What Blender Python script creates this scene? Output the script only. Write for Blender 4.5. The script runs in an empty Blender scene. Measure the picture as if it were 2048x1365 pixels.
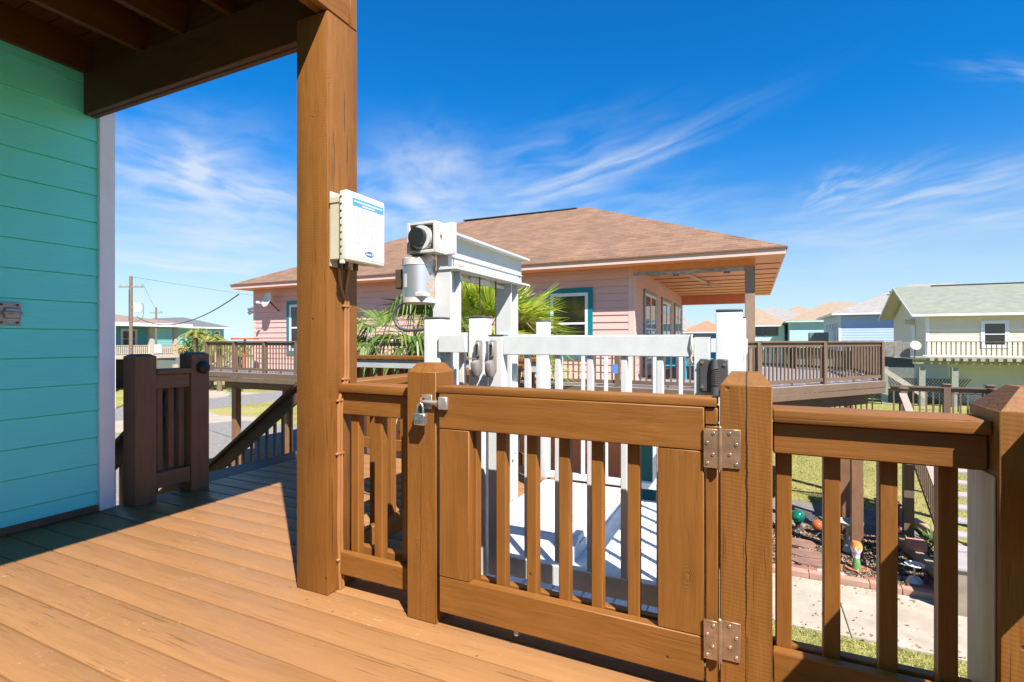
import bpy, bmesh, math, random
from mathutils import Vector, Matrix
random.seed(7)
rad = math.radians
SC = bpy.context.scene
COL = SC.collection
# ------------------------------------------------------------------ camera
CAMH = 1.13
cam_d = bpy.data.cameras.new("camera")
cam_d.sensor_width = 36.0; cam_d.lens = 18.0; cam_d.clip_start = 0.05; cam_d.clip_end = 3000
cam = bpy.data.objects.new("camera", cam_d); COL.objects.link(cam)
cam.location = (0, 0, CAMH); cam.rotation_euler = (rad(90), 0, rad(25.2))
SC.camera = cam
# ------------------------------------------------------------------ light
SUN_EL, SUN_AZ = 50.0, 128.4          # azimuth clockwise from +Y
sd = Vector((math.sin(rad(SUN_AZ))*math.cos(rad(SUN_EL)), math.cos(rad(SUN_AZ))*math.cos(rad(SUN_EL)), math.sin(rad(SUN_EL))))
sun_d = bpy.data.lights.new("sun", 'SUN'); sun_d.energy = 5.0; sun_d.angle = rad(0.5); sun_d.color = (1.0, 0.955, 0.89)
sun = bpy.data.objects.new("sun", sun_d); COL.objects.link(sun)
sun.rotation_euler = (-sd).to_track_quat('-Z', 'Y').to_euler()
SC.view_settings.view_transform = 'Standard'; SC.view_settings.look = 'None'
SC.view_settings.exposure = 1.2; SC.view_settings.gamma = 1.0
SKY_STRENGTH = 0.057

class NT:
    """tiny node helper"""
    def __init__(s, tree): s.t = tree
    def n(s, typ, **kw):
        nd = s.t.nodes.new(typ)
        for k, v in kw.items():
            if k == 'i':
                for kk, vv in v.items(): s.put(nd.inputs[kk], vv)
            else: setattr(nd, k, v)
        return nd
    def put(s, inp, v):
        if isinstance(v, bpy.types.NodeSocket): s.t.links.new(v, inp)
        elif isinstance(v, bpy.types.Node): s.t.links.new(v.outputs[0], inp)
        else: inp.default_value = v
    def m(s, op, a, b=None, c=None, clamp=False):
        nd = s.t.nodes.new('ShaderNodeMath'); nd.operation = op; nd.use_clamp = clamp
        for k, v in enumerate((a, b, c)):
            if v is not None: s.put(nd.inputs[k], v)
        return nd.outputs[0]
    def mr(s, v, a, b, c=0.0, d=1.0, smooth=False):
        nd = s.t.nodes.new('ShaderNodeMapRange'); nd.clamp = True
        if smooth: nd.interpolation_type = 'SMOOTHSTEP'
        for k, x in zip((0, 1, 2, 3, 4), (v, a, b, c, d)): s.put(nd.inputs[k], x)
        return nd.outputs[0]
    def mix(s, f, a, b, mode='MIX'):
        nd = s.t.nodes.new('ShaderNodeMix'); nd.data_type = 'RGBA'; nd.blend_type = mode
        s.put(nd.inputs[0], f)
        for k, v in ((6, a), (7, b)):
            if isinstance(v, (tuple, list)): v = (*v[:3], 1)
            s.put(nd.inputs[k], v)
        return nd.outputs[2]

# ------------------------------------------------------------------ sky
w = bpy.data.worlds.new("World"); SC.world = w; w.use_nodes = True
T = NT(w.node_tree); w.node_tree.nodes.clear()
sky = T.n('ShaderNodeTexSky', sky_type='NISHITA', sun_disc=False, sun_elevation=rad(SUN_EL), sun_rotation=rad(SUN_AZ),
          altitude=0, air_density=1.0, dust_density=0.05, ozone_density=2.2)
tc = T.n('ShaderNodeTexCoord')
sep = T.n('ShaderNodeSeparateXYZ', i={0: tc.outputs['Generated']})
az = T.m('ARCTAN2', sep.outputs[0], sep.outputs[1]); el = T.m('ARCSINE', sep.outputs[2])
tint = T.mix(T.mr(el, 0.0, rad(24), smooth=True), (0.75, 1.0, 1.15), (0.045, 0.83, 1.50))
hs = T.mix(1.0, sky.outputs[0], tint, 'MULTIPLY')
ae = T.n('ShaderNodeCombineXYZ', i={0: az, 1: el})
warp = T.n('ShaderNodeTexNoise', i={'Vector': ae, 'Scale': 5.0, 'Detail': 3.0})
wv = T.n('ShaderNodeVectorMath', operation='MULTIPLY_ADD', i={0: warp.outputs['Color'], 1: (0.05, 0.035, 0), 2: ae})
wv = T.n('ShaderNodeVectorMath', operation='ADD', i={0: wv, 1: (-0.025, -0.0175, 0)})
# cirrus streaks, each (azimuth, elevation) of both ends in degrees, half width in degrees, strength, grain
def cirrus(a0, e0, a1, e1, hw, st, gx=1.3, gy=2.2, lo=0.30, hi=0.78):
    cx, cy = rad((a0+a1)/2), rad((e0+e1)/2)
    L = rad(math.hypot(a1-a0, e1-e0))/2; ang = math.atan2(e1-e0, a1-a0)
    mp = T.n('ShaderNodeMapping', vector_type='TEXTURE', i={'Vector': wv, 'Location': (cx, cy, 0), 'Rotation': (0, 0, ang), 'Scale': (L*0.8, rad(hw), 1)})
    d2 = T.n('ShaderNodeVectorMath', operation='DOT_PRODUCT', i={0: mp, 1: mp})
    g = T.m('EXPONENT', T.m('MULTIPLY', d2.outputs['Value'], -1.0))
    sc = T.n('ShaderNodeVectorMath', operation='MULTIPLY', i={0: mp, 1: (gx, gy, 1)})
    sc = T.n('ShaderNodeVectorMath', operation='ADD', i={0: sc, 1: (cx*37, cy*53, 0)})
    nz = T.n('ShaderNodeTexNoise', i={'Vector': sc, 'Scale': 1.0, 'Detail': 5.0, 'Roughness': 0.5, 'Distortion': 0.35})
    return T.m('MULTIPLY', T.m('MULTIPLY', g, T.mr(nz.outputs['Fac'], lo, hi, smooth=True)), st)
CIRRUS = [  # az (deg from +Y), el
    (-46, 15, -26, 15.5, 5.0, 0.98, 1.1, 1.5, 0.25, 0.72), (-30, 14.2, -2, 22, 1.3, 0.62, 1.0, 1.2, 0.25, 0.7), (-34, 16.5, -8, 22.0, 3.2, 0.34, 1.3, 1.6), (-38, 18.5, -30, 20, 3.0, 0.3, 1.3, 1.6),
    (-34, 11.5, -10, 15, 3.4, 0.6, 1.4, 2.0), (-26, 11.5, 0, 14, 3.0, 0.45, 1.3, 2.0),
    (-66, 17.5, -44, 12.5, 1.9, 0.72, 1.4, 1.6), (-66, 15, -48, 16.5, 4.4, 0.75, 1.2, 1.6), (-70, 12.5, -44, 11.5, 3.6, 0.55, 1.4, 2.4),
    (-70, 7.6, -42, 6.4, 0.8, 0.55, 1.4, 1.4), (-66, 9.8, -44, 9.0, 1.4, 0.35, 1.6, 1.8),
    (4, 12.2, 14, 15.3, 1.0, 0.5, 1.3, 1.5), (2, 10.6, 26, 14.0, 1.5, 0.6, 1.3, 1.7), (4, 9.0, 28, 10.6, 1.8, 0.5, 1.5, 1.6),
    (4, 13.4, 9, 15.6, 1.2, 0.45, 1.4, 1.6), (15, 22.5, 24, 19.0, 0.7, 0.28, 1.3, 1.4), (-12, 9, 16, 8.5, 3.4, 0.36, 1.4, 2.4), (-75, 5, -40, 6, 3.4, 0.42, 2.0, 2.0), (-70, 11, -40, 9, 4.0, 0.36, 1.4, 1.8), (-40, 5, 30, 5, 2.8, 0.22, 2.4, 2.0),
]
acc = None
for c in CIRRUS:
    v = cirrus(*c); acc = v if acc is None else T.m('ADD', acc, v)
acc = T.m('MINIMUM', T.m('MULTIPLY', acc, 0.84), 0.74)
hz = T.m('MULTIPLY', T.mr(el, 0.0, rad(17), 1.0, 0.0, smooth=True), 0.62)      # pale air low in the sky
skyc = T.mix(hz, hs, (5.0, 6.2, 7.3))
skyc = T.mix(acc, skyc, (6.4, 6.8, 7.3))
bg = T.n('ShaderNodeBackground', i={0: skyc, 1: SKY_STRENGTH})
wo = T.n('ShaderNodeOutputWorld', i={0: bg})

# ------------------------------------------------------------------ materials
MATS = {}
ALB = 0.85                     # overall paint brightness
KEEP = {'turquoise lap siding', 'dark window glass', 'white trim paint', 'brown painted deck boards'}
def sc3(name, c): return tuple(x*(1.0 if name in KEEP else ALB) for x in c[:3])
def newmat(name):
    m = bpy.data.materials.new(name); m.use_nodes = True; t = NT(m.node_tree)
    b = m.node_tree.nodes['Principled BSDF']
    return m, t, b
def plain(name, col, rough=0.5, metal=0.0, var=0.12, vscale=6.0, bump=0.0, bscale=60.0, spec=0.5, coord='Object'):
    """paint / plastic / metal with gentle tone variation and grain"""
    if name in MATS: return MATS[name]
    col = sc3(name, col)
    m, t, b = newmat(name)
    tcx = t.n('ShaderNodeTexCoord')
    nz = t.n('ShaderNodeTexNoise', i={'Vector': tcx.outputs[coord], 'Scale': vscale, 'Detail': 5.0})
    f = t.mr(nz.outputs['Fac'], 0.3, 0.7, 1-var, 1+var)
    c = t.n('ShaderNodeVectorMath', operation='SCALE', i={0: (*col,), 'Scale': f})
    t.put(b.inputs['Base Color'], c); b.inputs['Roughness'].default_value = rough; b.inputs['Metallic'].default_value = metal
    b.inputs['Specular IOR Level'].default_value = spec
    if bump:
        n2 = t.n('ShaderNodeTexNoise', i={'Vector': tcx.outputs[coord], 'Scale': bscale, 'Detail': 4.0})
        bp = t.n('ShaderNodeBump', i={'Strength': bump, 'Distance': 0.01, 'Height': n2.outputs['Fac']})
        t.put(b.inputs['Normal'], bp)
    MATS[name] = m; return m

def wood(name, col, axis='X', rough=0.55, saw=0.0, fleck=0.0, cracks=0.16, split=None, grain=1.0, island=True, gv=0.7, spec=0.3):
    """painted timber: grain stretched along axis, knots and nail holes, thin checks, optional split at split=(x,w)"""
    if name in MATS: return MATS[name]
    col = sc3(name, col)
    m, t, b = newmat(name)
    tcx = t.n('ShaderNodeTexCoord'); oi = t.n('ShaderNodeObjectInfo'); geo = t.n('ShaderNodeNewGeometry')
    off = t.m('MULTIPLY', oi.outputs['Random'], 37.0)
    if island: off = t.m('ADD', off, t.m('MULTIPLY', geo.outputs['Random Per Island'], 53.0))
    offv = t.n('ShaderNodeCombineXYZ', i={0: off, 1: t.m('MULTIPLY', off, 0.7), 2: t.m('MULTIPLY', off, 1.3)})
    base = t.n('ShaderNodeVectorMath', operation='ADD', i={0: tcx.outputs['Object'], 1: offv})
    st = {'X': (0.05, 1, 1), 'Y': (1, 0.05, 1), 'Z': (1, 1, 0.05)}[axis]
    g = t.n('ShaderNodeVectorMath', operation='MULTIPLY', i={0: base, 1: st})
    bend = t.n('ShaderNodeTexNoise', i={'Vector': base, 'Scale': 2.2, 'Detail': 1.0})
    g = t.n('ShaderNodeVectorMath', operation='MULTIPLY_ADD', i={0: bend.outputs['Color'], 1: (0.05, 0.05, 0.05), 2: g})
    n1 = t.n('ShaderNodeTexNoise', i={'Vector': g, 'Scale': 38.0*grain, 'Detail': 5.0, 'Roughness': 0.6})
    n2 = t.n('ShaderNodeTexNoise', i={'Vector': g, 'Scale': 150.0*grain, 'Detail': 3.0})
    n3 = t.n('ShaderNodeTexNoise', i={'Vector': base, 'Scale': 3.0, 'Detail': 3.0})
    f = t.m('MULTIPLY', t.mr(n1.outputs['Fac'], 0.3, 0.7, 1-0.20*gv, 1+0.16*gv), t.mr(n3.outputs['Fac'], 0.3, 0.7, 1-0.12*gv, 1+0.12*gv))
    f = t.m('MULTIPLY', f, t.mr(n2.outputs['Fac'], 0.3, 0.7, 1-0.12*gv, 1+0.12*gv))
    if island: f = t.m('MULTIPLY', f, t.mr(geo.outputs['Random Per Island'], 0, 1, 1-0.07*gv, 1+0.07*gv))
    # fine checks along the grain
    st2 = {'X': (0.018, 1, 1), 'Y': (1, 0.018, 1), 'Z': (1, 1, 0.018)}[axis]
    g2 = t.n('ShaderNodeVectorMath', operation='MULTIPLY', i={0: base, 1: st2})
    g2 = t.n('ShaderNodeVectorMath', operation='MULTIPLY_ADD', i={0: bend.outputs['Color'], 1: (0.012, 0.012, 0.012), 2: g2})
    ck = t.n('ShaderNodeTexNoise', i={'Vector': g2, 'Scale': 170.0*grain, 'Detail': 1.5})
    ckm = t.n('ShaderNodeTexNoise', i={'Vector': base, 'Scale': 2.1, 'Detail': 3.0})
    crk = t.m('MULTIPLY', t.mr(ck.outputs['Fac'], 0.66, 0.71, 0.0, 1.0), t.mr(ckm.outputs['Fac'], 0.44, 0.60, 0.0, cracks*1.6))
    # nail holes and knots
    vo = t.n('ShaderNodeTexVoronoi', i={'Vector': base, 'Scale': 9.0, 'Randomness': 1.0})
    sepc = t.n('ShaderNodeSeparateColor', i={0: vo.outputs['Color']})
    nail = t.m('MULTIPLY', t.mr(vo.outputs['Distance'], 0.03, 0.065, 1.0, 0.0), t.m('GREATER_THAN', sepc.outputs[0], 0.5))
    kv = t.n('ShaderNodeTexVoronoi', i={'Vector': t.n('ShaderNodeVectorMath', operation='MULTIPLY', i={0: base, 1: {'X': (.5, 1, 1), 'Y': (1, .5, 1), 'Z': (1, 1, .5)}[axis]}), 'Scale': 4.2, 'Randomness': 1.0})
    ks = t.n('ShaderNodeSeparateColor', i={0: kv.outputs['Color']})
    kd = t.m('ADD', kv.outputs['Distance'], t.m('MULTIPLY', n1.outputs['Fac'], 0.05))
    knot = t.m('MULTIPLY', t.m('MULTIPLY', t.mr(kd, 0.05, 0.17, 1.0, 0.0), t.m('ABSOLUTE', t.m('SINE', t.m('MULTIPLY', kd, 150.0)))), t.m('GREATER_THAN', ks.outputs[1], 0.66))
    dark = t.m('MAXIMUM', t.m('MAXIMUM', crk, t.m('MULTIPLY', nail, 0.55)), t.m('MULTIPLY', knot, 0.22))
    hgt = t.m('ADD', t.m('MULTIPLY', n1.outputs['Fac'], 0.6), t.m('MULTIPLY', n2.outputs['Fac'], 0.35))
    if saw:
        sx = {'X': 0, 'Y': 1, 'Z': 2}[axis]
        s3 = t.n('ShaderNodeSeparateXYZ', i={0: t.n('ShaderNodeVectorMath', operation='MULTIPLY_ADD', i={0: bend.outputs['Color'], 1: (0.03, 0.03, 0.03), 2: base})})
        ph = t.m('ADD', t.m('MULTIPLY', s3.outputs[sx], 520.0), t.m('MULTIPLY', t.m('ADD', s3.outputs[(sx+1) % 3], s3.outputs[(sx+2) % 3]), 60.0))
        hgt = t.m('ADD', hgt, t.m('MULTIPLY', t.m('SINE', ph), saw))
    if split:
        s4 = t.n('ShaderNodeSeparateXYZ', i={0: tcx.outputs['Object']})
        zz = t.n('ShaderNodeCombineXYZ', i={0: split[0]*31.0, 1: 0.0, 2: s4.outputs[2]})
        wn = t.n('ShaderNodeTexNoise', i={'Vector': zz, 'Scale': 2.2, 'Detail': 7.0, 'Roughness': 0.62})
        wd = t.n('ShaderNodeTexNoise', i={'Vector': zz, 'Scale': 3.0, 'Detail': 2.0})
        dx = t.m('ABSOLUTE', t.m('SUBTRACT', t.m('SUBTRACT', s4.outputs[0], split[0]), t.m('MULTIPLY', t.m('SUBTRACT', wn.outputs['Fac'], 0.5), 0.05)))
        sw = t.mr(wd.outputs['Fac'], 0.35, 0.65, split[1]*0.25, split[1])
        sp = t.m('LESS_THAN', dx, sw)
        dark = t.m('MAXIMUM', dark, sp)
    f = t.m('MULTIPLY', f, t.m('SUBTRACT', 1.0, t.m('MULTIPLY', dark, 0.82)))
    c = t.n('ShaderNodeVectorMath', operation='SCALE', i={0: (*col,), 'Scale': f}).outputs[0]
    if fleck:
        fn = t.n('ShaderNodeTexNoise', i={'Vector': base, 'Scale': 26.0, 'Detail': 6.0, 'Roughness': 0.75})
        fm = t.n('ShaderNodeTexNoise', i={'Vector': base, 'Scale': 2.3, 'Detail': 2.0})
        fk = t.m('MULTIPLY', t.mr(fn.outputs['Fac'], 0.60, 0.68), t.mr(fm.outputs['Fac'], 0.46, 0.60, 0.0, fleck))
        c = t.mix(t.m('MULTIPLY', fk, 0.6), c, (0.52, 0.38, 0.25))
    t.put(b.inputs['Base Color'], c)
    t.put(b.inputs['Roughness'], t.mr(n1.outputs['Fac'], 0.3, 0.7, rough-0.08, rough+0.1))
    b.inputs['Specular IOR Level'].default_value = spec
    h2 = t.m('SUBTRACT', hgt, t.m('MULTIPLY', dark, 2.2))
    bp = t.n('ShaderNodeBump', i={'Strength': 0.8, 'Distance': 0.0022, 'Height': h2})
    t.put(b.inputs['Normal'], bp)
    MATS[name] = m; return m

def siding(name, col, rough=0.5, var=0.07, gx=1.0):
    """painted lap siding: faint embossed wood grain, horizontal"""
    if name in MATS: return MATS[name]
    col = sc3(name, col)
    m, t, b = newmat(name)
    tcx = t.n('ShaderNodeTexCoord')
    g = t.n('ShaderNodeVectorMath', operation='MULTIPLY', i={0: tcx.outputs['Object'], 1: (0.08, 0.08, 1.0)})
    n1 = t.n('ShaderNodeTexNoise', i={'Vector': g, 'Scale': 90.0, 'Detail': 4.0})
    n3 = t.n('ShaderNodeTexNoise', i={'Vector': tcx.outputs['Object'], 'Scale': 1.3, 'Detail': 4.0})
    f = t.m('MULTIPLY', t.mr(n3.outputs['Fac'], 0.3, 0.7, 1-var, 1+var), t.mr(n1.outputs['Fac'], 0.3, 0.7, 0.97, 1.03))
    c = t.n('ShaderNodeVectorMath', operation='SCALE', i={0: (*col,), 'Scale': f})
    t.put(b.inputs['Base Color'], c); b.inputs['Roughness'].default_value = rough
    bp = t.n('ShaderNodeBump', i={'Strength': 0.35, 'Distance': 0.002, 'Height': n1.outputs['Fac']})
    t.put(b.inputs['Normal'], bp)
    MATS[name] = m; return m

def shingle(name, c1, c2, cm, sw=0.33, sh=0.145):
    if name in MATS: return MATS[name]
    c1, c2, cm = sc3(name, c1), sc3(name, c2), sc3(name, cm)
    m, t, b = newmat(name)
    uv = t.n('ShaderNodeUVMap')
    br = t.n('ShaderNodeTexBrick', i={'Vector': uv, 'Color1': (*c1, 1), 'Color2': (*c2, 1), 'Mortar': (*cm, 1), 'Scale': 1.0,
             'Mortar Size': 0.003, 'Mortar Smooth': 0.3, 'Bias': 0.0, 'Brick Width': sw, 'Row Height': sh})
    nz = t.n('ShaderNodeTexNoise', i={'Vector': uv, 'Scale': 1.1, 'Detail': 5.0})
    n2 = t.n('ShaderNodeTexNoise', i={'Vector': uv, 'Scale': 45.0, 'Detail': 3.0})
    q = 1.0 if name == 'tan shingles' else 0.4
    f = t.m('MULTIPLY', t.mr(nz.outputs['Fac'], 0.3, 0.7, 1-.12*q, 1+.12*q), t.mr(n2.outputs['Fac'], 0.3, 0.7, 1-.14*q, 1+.14*q))
    su = t.n('ShaderNodeSeparateXYZ', i={0: uv}); row = t.m('DIVIDE', su.outputs[1], sh)
    cell = t.n('ShaderNodeCombineXYZ', i={0: t.m('MULTIPLY', su.outputs[0], 2.6), 1: t.m('MULTIPLY', t.m('FLOOR', row), 7.3), 2: 0.0})
    dn = t.n('ShaderNodeTexNoise', i={'Vector': cell, 'Scale': 1.0, 'Detail': 1.0})
    row_shadow = t.m('MULTIPLY', t.mr(t.m('FRACT', row), 0.10, 0.30, 1.0, 0.0), t.mr(dn.outputs['Fac'], 0.44, 0.56, 0.12*q, 0.62*q))  # shadow under each course painted into the colour as broken dark streaks
    f = t.m('MULTIPLY', f, t.m('SUBTRACT', 1.0, row_shadow))
    c = t.n('ShaderNodeVectorMath', operation='SCALE', i={0: br.outputs['Color'], 'Scale': f})
    t.put(b.inputs['Base Color'], c); b.inputs['Roughness'].default_value = 0.92
    hh = t.m('SUBTRACT', 1.0, br.outputs['Fac'])
    bp = t.n('ShaderNodeBump', i={'Strength': 0.6*q, 'Distance': 0.008*q, 'Height': hh})
    t.put(b.inputs['Normal'], bp)
    MATS[name] = m; return m

def ramped(name, cols, scale, rough=0.95, bump=0.5, bdist=0.03, bscale=None, detail=8.0, blotch=None, stretch=(1, 1, 1)):
    """ground covers: colour ramp over fractal noise with large blotches"""
    if name in MATS: return MATS[name]
    cols = [sc3(name, c) for c in cols]
    if blotch: blotch = (blotch[0], sc3(name, blotch[1]), blotch[2])
    m, t, b = newmat(name)
    tcx = t.n('ShaderNodeTexCoord')
    v = t.n('ShaderNodeVectorMath', operation='MULTIPLY', i={0: tcx.outputs['Object'], 1: stretch})
    nz = t.n('ShaderNodeTexNoise', i={'Vector': v, 'Scale': scale, 'Detail': detail, 'Roughness': 0.7})
    cr = t.n('ShaderNodeValToRGB', i={0: nz.outputs['Fac']}); e = cr.color_ramp.elements
    lo, hi = 0.32, 0.68
    e[0].position = lo; e[0].color = (*cols[0], 1); e[1].position = hi; e[1].color = (*cols[-1], 1)
    for k in range(1, len(cols)-1):
        x = e.new(lo+(hi-lo)*k/(len(cols)-1)); x.color = (*cols[k], 1)
    c = cr.outputs[0]
    if blotch:
        n2 = t.n('ShaderNodeTexNoise', i={'Vector': v, 'Scale': blotch[0], 'Detail': 4.0})
        c = t.mix(t.mr(n2.outputs['Fac'], 0.42, 0.62, 0.0, blotch[2]), c, blotch[1])
    t.put(b.inputs['Base Color'], c); b.inputs['Roughness'].default_value = rough; b.inputs['Specular IOR Level'].default_value = 0.2
    n4 = t.n('ShaderNodeTexNoise', i={'Vector': v, 'Scale': bscale or scale*2, 'Detail': 5.0})
    bp = t.n('ShaderNodeBump', i={'Strength': bump, 'Distance': bdist, 'Height': n4.outputs['Fac']})
    t.put(b.inputs['Normal'], bp)
    MATS[name] = m; return m

def glass(name, col, rough=0.08):
    if name in MATS: return MATS[name]
    m, t, b = newmat(name)
    b.inputs['Base Color'].default_value = (*col, 1); b.inputs['Roughness'].default_value = rough
    b.inputs['Specular IOR Level'].default_value = 0.9
    MATS[name] = m; return m

def leafmat(name, ca, cb, trans=0.35):
    if name in MATS: return MATS[name]
    m, t, b = newmat(name)
    geo = t.n('ShaderNodeNewGeometry'); oi = t.n('ShaderNodeObjectInfo')
    f = t.m('FRACT', t.m('ADD', geo.outputs['Random Per Island'], oi.outputs['Random']))
    c = t.mix(f, ca, cb)
    t.put(b.inputs['Base Color'], c); b.inputs['Roughness'].default_value = 0.5
    tr = t.n('ShaderNodeBsdfTranslucent', i={0: c}); mx = t.n('ShaderNodeMixShader', i={0: trans, 1: b.outputs[0], 2: tr.outputs[0]})
    t.put(m.node_tree.nodes['Material Output'].inputs[0], mx.outputs[0])
    MATS[name] = m; return m

# ------------------------------------------------------------------ mesh builder
class MB:
    def __init__(s): s.bm = bmesh.new(); s.uv = None; s.mi = 0
    def _f(s, vs, smooth=False):
        try: f = s.bm.faces.new(vs)
        except ValueError: return None
        f.smooth = smooth; f.material_index = s.mi; return f
    def box(s, x0, x1, y0, y1, z0, z1, bev=0.0, M=None, seg=1):
        bm = s.bm
        r = bmesh.ops.create_cube(bm, size=1.0)['verts']
        mat = Matrix.Translation(((x0+x1)/2, (y0+y1)/2, (z0+z1)/2)) @ Matrix.Diagonal((abs(x1-x0), abs(y1-y0), abs(z1-z0), 1))
        if M is not None: mat = M @ mat
        bmesh.ops.transform(bm, matrix=mat, verts=r)
        fs = {f for v in r for f in v.link_faces}
        for f in fs: f.material_index = s.mi
        if bev > 0:
            es = list({e for v in r for e in v.link_edges})
            res = bmesh.ops.bevel(bm, geom=es, offset=bev, segments=seg, affect='EDGES', profile=0.5, clamp_overlap=True)
            for f in res['faces']: f.material_index = s.mi
        return s
    def bar(s, p0, p1, wd, ht, bev=0.0, roll=0.0):
        """box from p0 to p1; wd across (horizontal), ht in the vertical plane"""
        p0, p1 = Vector(p0), Vector(p1); d = p1-p0; L = d.length; x = d.normalized()
        up = Vector((0, 0, 1)) if abs(x.z) < 0.98 else Vector((0, 1, 0))
        y = up.cross(x).normalized(); z = x.cross(y)
        M = Matrix(((x.x, y.x, z.x, p0.x), (x.y, y.y, z.y, p0.y), (x.z, y.z, z.z, p0.z), (0, 0, 0, 1)))
        if roll: M = M @ Matrix.Rotation(roll, 4, 'X')
        return s.box(0, L, -wd/2, wd/2, -ht/2, ht/2, bev, M)
    def cyl(s, p0, p1, r0, r1=None, n=16, caps=True, smooth=True):
        p0, p1 = Vector(p0), Vector(p1); r1 = r0 if r1 is None else r1
        d = (p1-p0).normalized(); a = d.orthogonal().normalized(); b = d.cross(a)
        A = []; B = []
        for k in range(n):
            t = 2*math.pi*k/n; o = a*math.cos(t)+b*math.sin(t)
            A.append(s.bm.verts.new(p0+o*r0)); B.append(s.bm.verts.new(p1+o*r1))
        for k in range(n): s._f((A[k], A[(k+1) % n], B[(k+1) % n], B[k]), smooth)
        if caps: s._f(A[::-1]); s._f(B)
        return s
    def tube(s, pts, r, n=8, taper=None):
        pts = [Vector(p) for p in pts]; rings = []; N = len(pts)
        d0 = (pts[1]-pts[0]).normalized(); a = d0.orthogonal().normalized()
        for i, p in enumerate(pts):
            d = (pts[min(i+1, N-1)]-pts[max(i-1, 0)]).normalized()
            a = (a-d*a.dot(d)); a = a.normalized() if a.length > 1e-6 else d.orthogonal().normalized()
            b = d.cross(a); rr = r if taper is None else r+(taper-r)*i/(N-1)
            rings.append([s.bm.verts.new(p+(a*math.cos(2*math.pi*k/n)+b*math.sin(2*math.pi*k/n))*rr) for k in range(n)])
        for A, B in zip(rings, rings[1:]):
            for k in range(n): s._f((A[k], A[(k+1) % n], B[(k+1) % n], B[k]), True)
        s._f(rings[0][::-1]); s._f(rings[-1]); return s
    def lathe(s, c, prof, n=20):
        """prof: (radius, z) list, around vertical axis through c"""
        c = Vector(c); rings = []
        for r, z in prof:
            if r < 1e-5: rings.append([s.bm.verts.new(c+Vector((0, 0, z)))])
            else: rings.append([s.bm.verts.new(c+Vector((r*math.cos(2*math.pi*k/n), r*math.sin(2*math.pi*k/n), z))) for k in range(n)])
        for A, B in zip(rings, rings[1:]):
            for k in range(n):
                a0, a1 = A[k % len(A)], A[(k+1) % len(A)]; b0, b1 = B[k % len(B)], B[(k+1) % len(B)]
                vs = []
                for v in (a0, a1, b1, b0):
                    if v not in vs: vs.append(v)
                if len(vs) > 2: s._f(vs, True)
        return s
    def ball(s, c, r, n=16, sq=(1, 1, 1)):
        g = bmesh.ops.create_icosphere(s.bm, subdivisions=3 if n > 12 else 2, radius=1.0)['verts']
        bmesh.ops.transform(s.bm, matrix=Matrix.Translation(c) @ Matrix.Diagonal((r*sq[0], r*sq[1], r*sq[2], 1)), verts=g)
        for f in {f for v in g for f in v.link_faces}: f.smooth = True; f.material_index = s.mi
        return s
    def poly(s, pts): return s._f([s.bm.verts.new(p) for p in pts])
    def polyuv(s, pts, ud, vd):
        if s.uv is None: s.uv = s.bm.loops.layers.uv.new("UVMap")
        f = s.poly(pts); ud, vd = Vector(ud), Vector(vd)
        for l in f.loops: l[s.uv].uv = (l.vert.co.dot(ud), l.vert.co.dot(vd))
        return f
    def prism(s, pts, h):
        """extrude flat polygon (list of 3d pts) by vector h, closed"""
        h = Vector(h); A = [s.bm.verts.new(p) for p in pts]; B = [s.bm.verts.new(Vector(p)+h) for p in pts]; n = len(pts)
        s._f(A[::-1]); s._f(B)
        for k in range(n): s._f((A[k], A[(k+1) % n], B[(k+1) % n], B[k]))
        return s
    def build(s, name, mat, parent=None, loc=None, label=None):
        mats = mat if isinstance(mat, (list, tuple)) else [mat]
        origin = Vector(loc) if loc is not None else Vector((0, 0, 0))
        if parent is not None:
            r = parent
            while r.parent: r = r.parent
            origin = Vector(r.location)
        bmesh.ops.recalc_face_normals(s.bm, faces=s.bm.faces[:])
        bmesh.ops.translate(s.bm, vec=-origin, verts=s.bm.verts[:])
        me = bpy.data.meshes.new(name); s.bm.to_mesh(me); s.bm.free(); me.set_sharp_from_angle(angle=rad(38))
        for q in mats: me.materials.append(q)
        o = bpy.data.objects.new(name, me); COL.objects.link(o)
        if parent is not None: o.parent = parent
        else: o.location = origin
        if label: o['label'] = label
        return o
def tag(o, label, cat, group=None):
    o['label'] = label; o['category'] = cat
    if group: o['group'] = group
    return o
def thing(name, loc, label, cat, group=None):
    o = bpy.data.objects.new(name, None); COL.objects.link(o); o.location = loc; o.empty_display_size = 0.1
    return tag(o, label, cat, group)
def structure(o): o['kind'] = 'structure'; return o
def repeat(parent, first, places):
    """first: mesh object built at origin under parent; copies of it at world places [(x,y,z,rotz)]"""
    r = parent
    while r.parent: r = r.parent
    L = r.location; out = []
    for i, (x, y, z, rz) in enumerate(places):
        o = first if i == 0 else first.copy()
        if i: COL.objects.link(o); o.parent = parent
        o.location = (x-L.x, y-L.y, z-L.z); o.rotation_euler = (0, 0, rz); out.append(o)
    return out
def local(name, mb, mat, parent):
    """mesh kept in its own local frame under parent (for repeat)"""
    bmesh.ops.recalc_face_normals(mb.bm, faces=mb.bm.faces[:])
    me = bpy.data.meshes.new(name); mb.bm.to_mesh(me); mb.bm.free()
    me.materials.append(mat); o = bpy.data.objects.new(name, me); COL.objects.link(o); o.parent = parent; return o
def copy_tree(o, parent=None):
    c = o.copy(); COL.objects.link(c); c.parent = parent
    for ch in [x for x in bpy.data.objects if x.parent == o and x != c]: copy_tree(ch, c)
    return c

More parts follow.
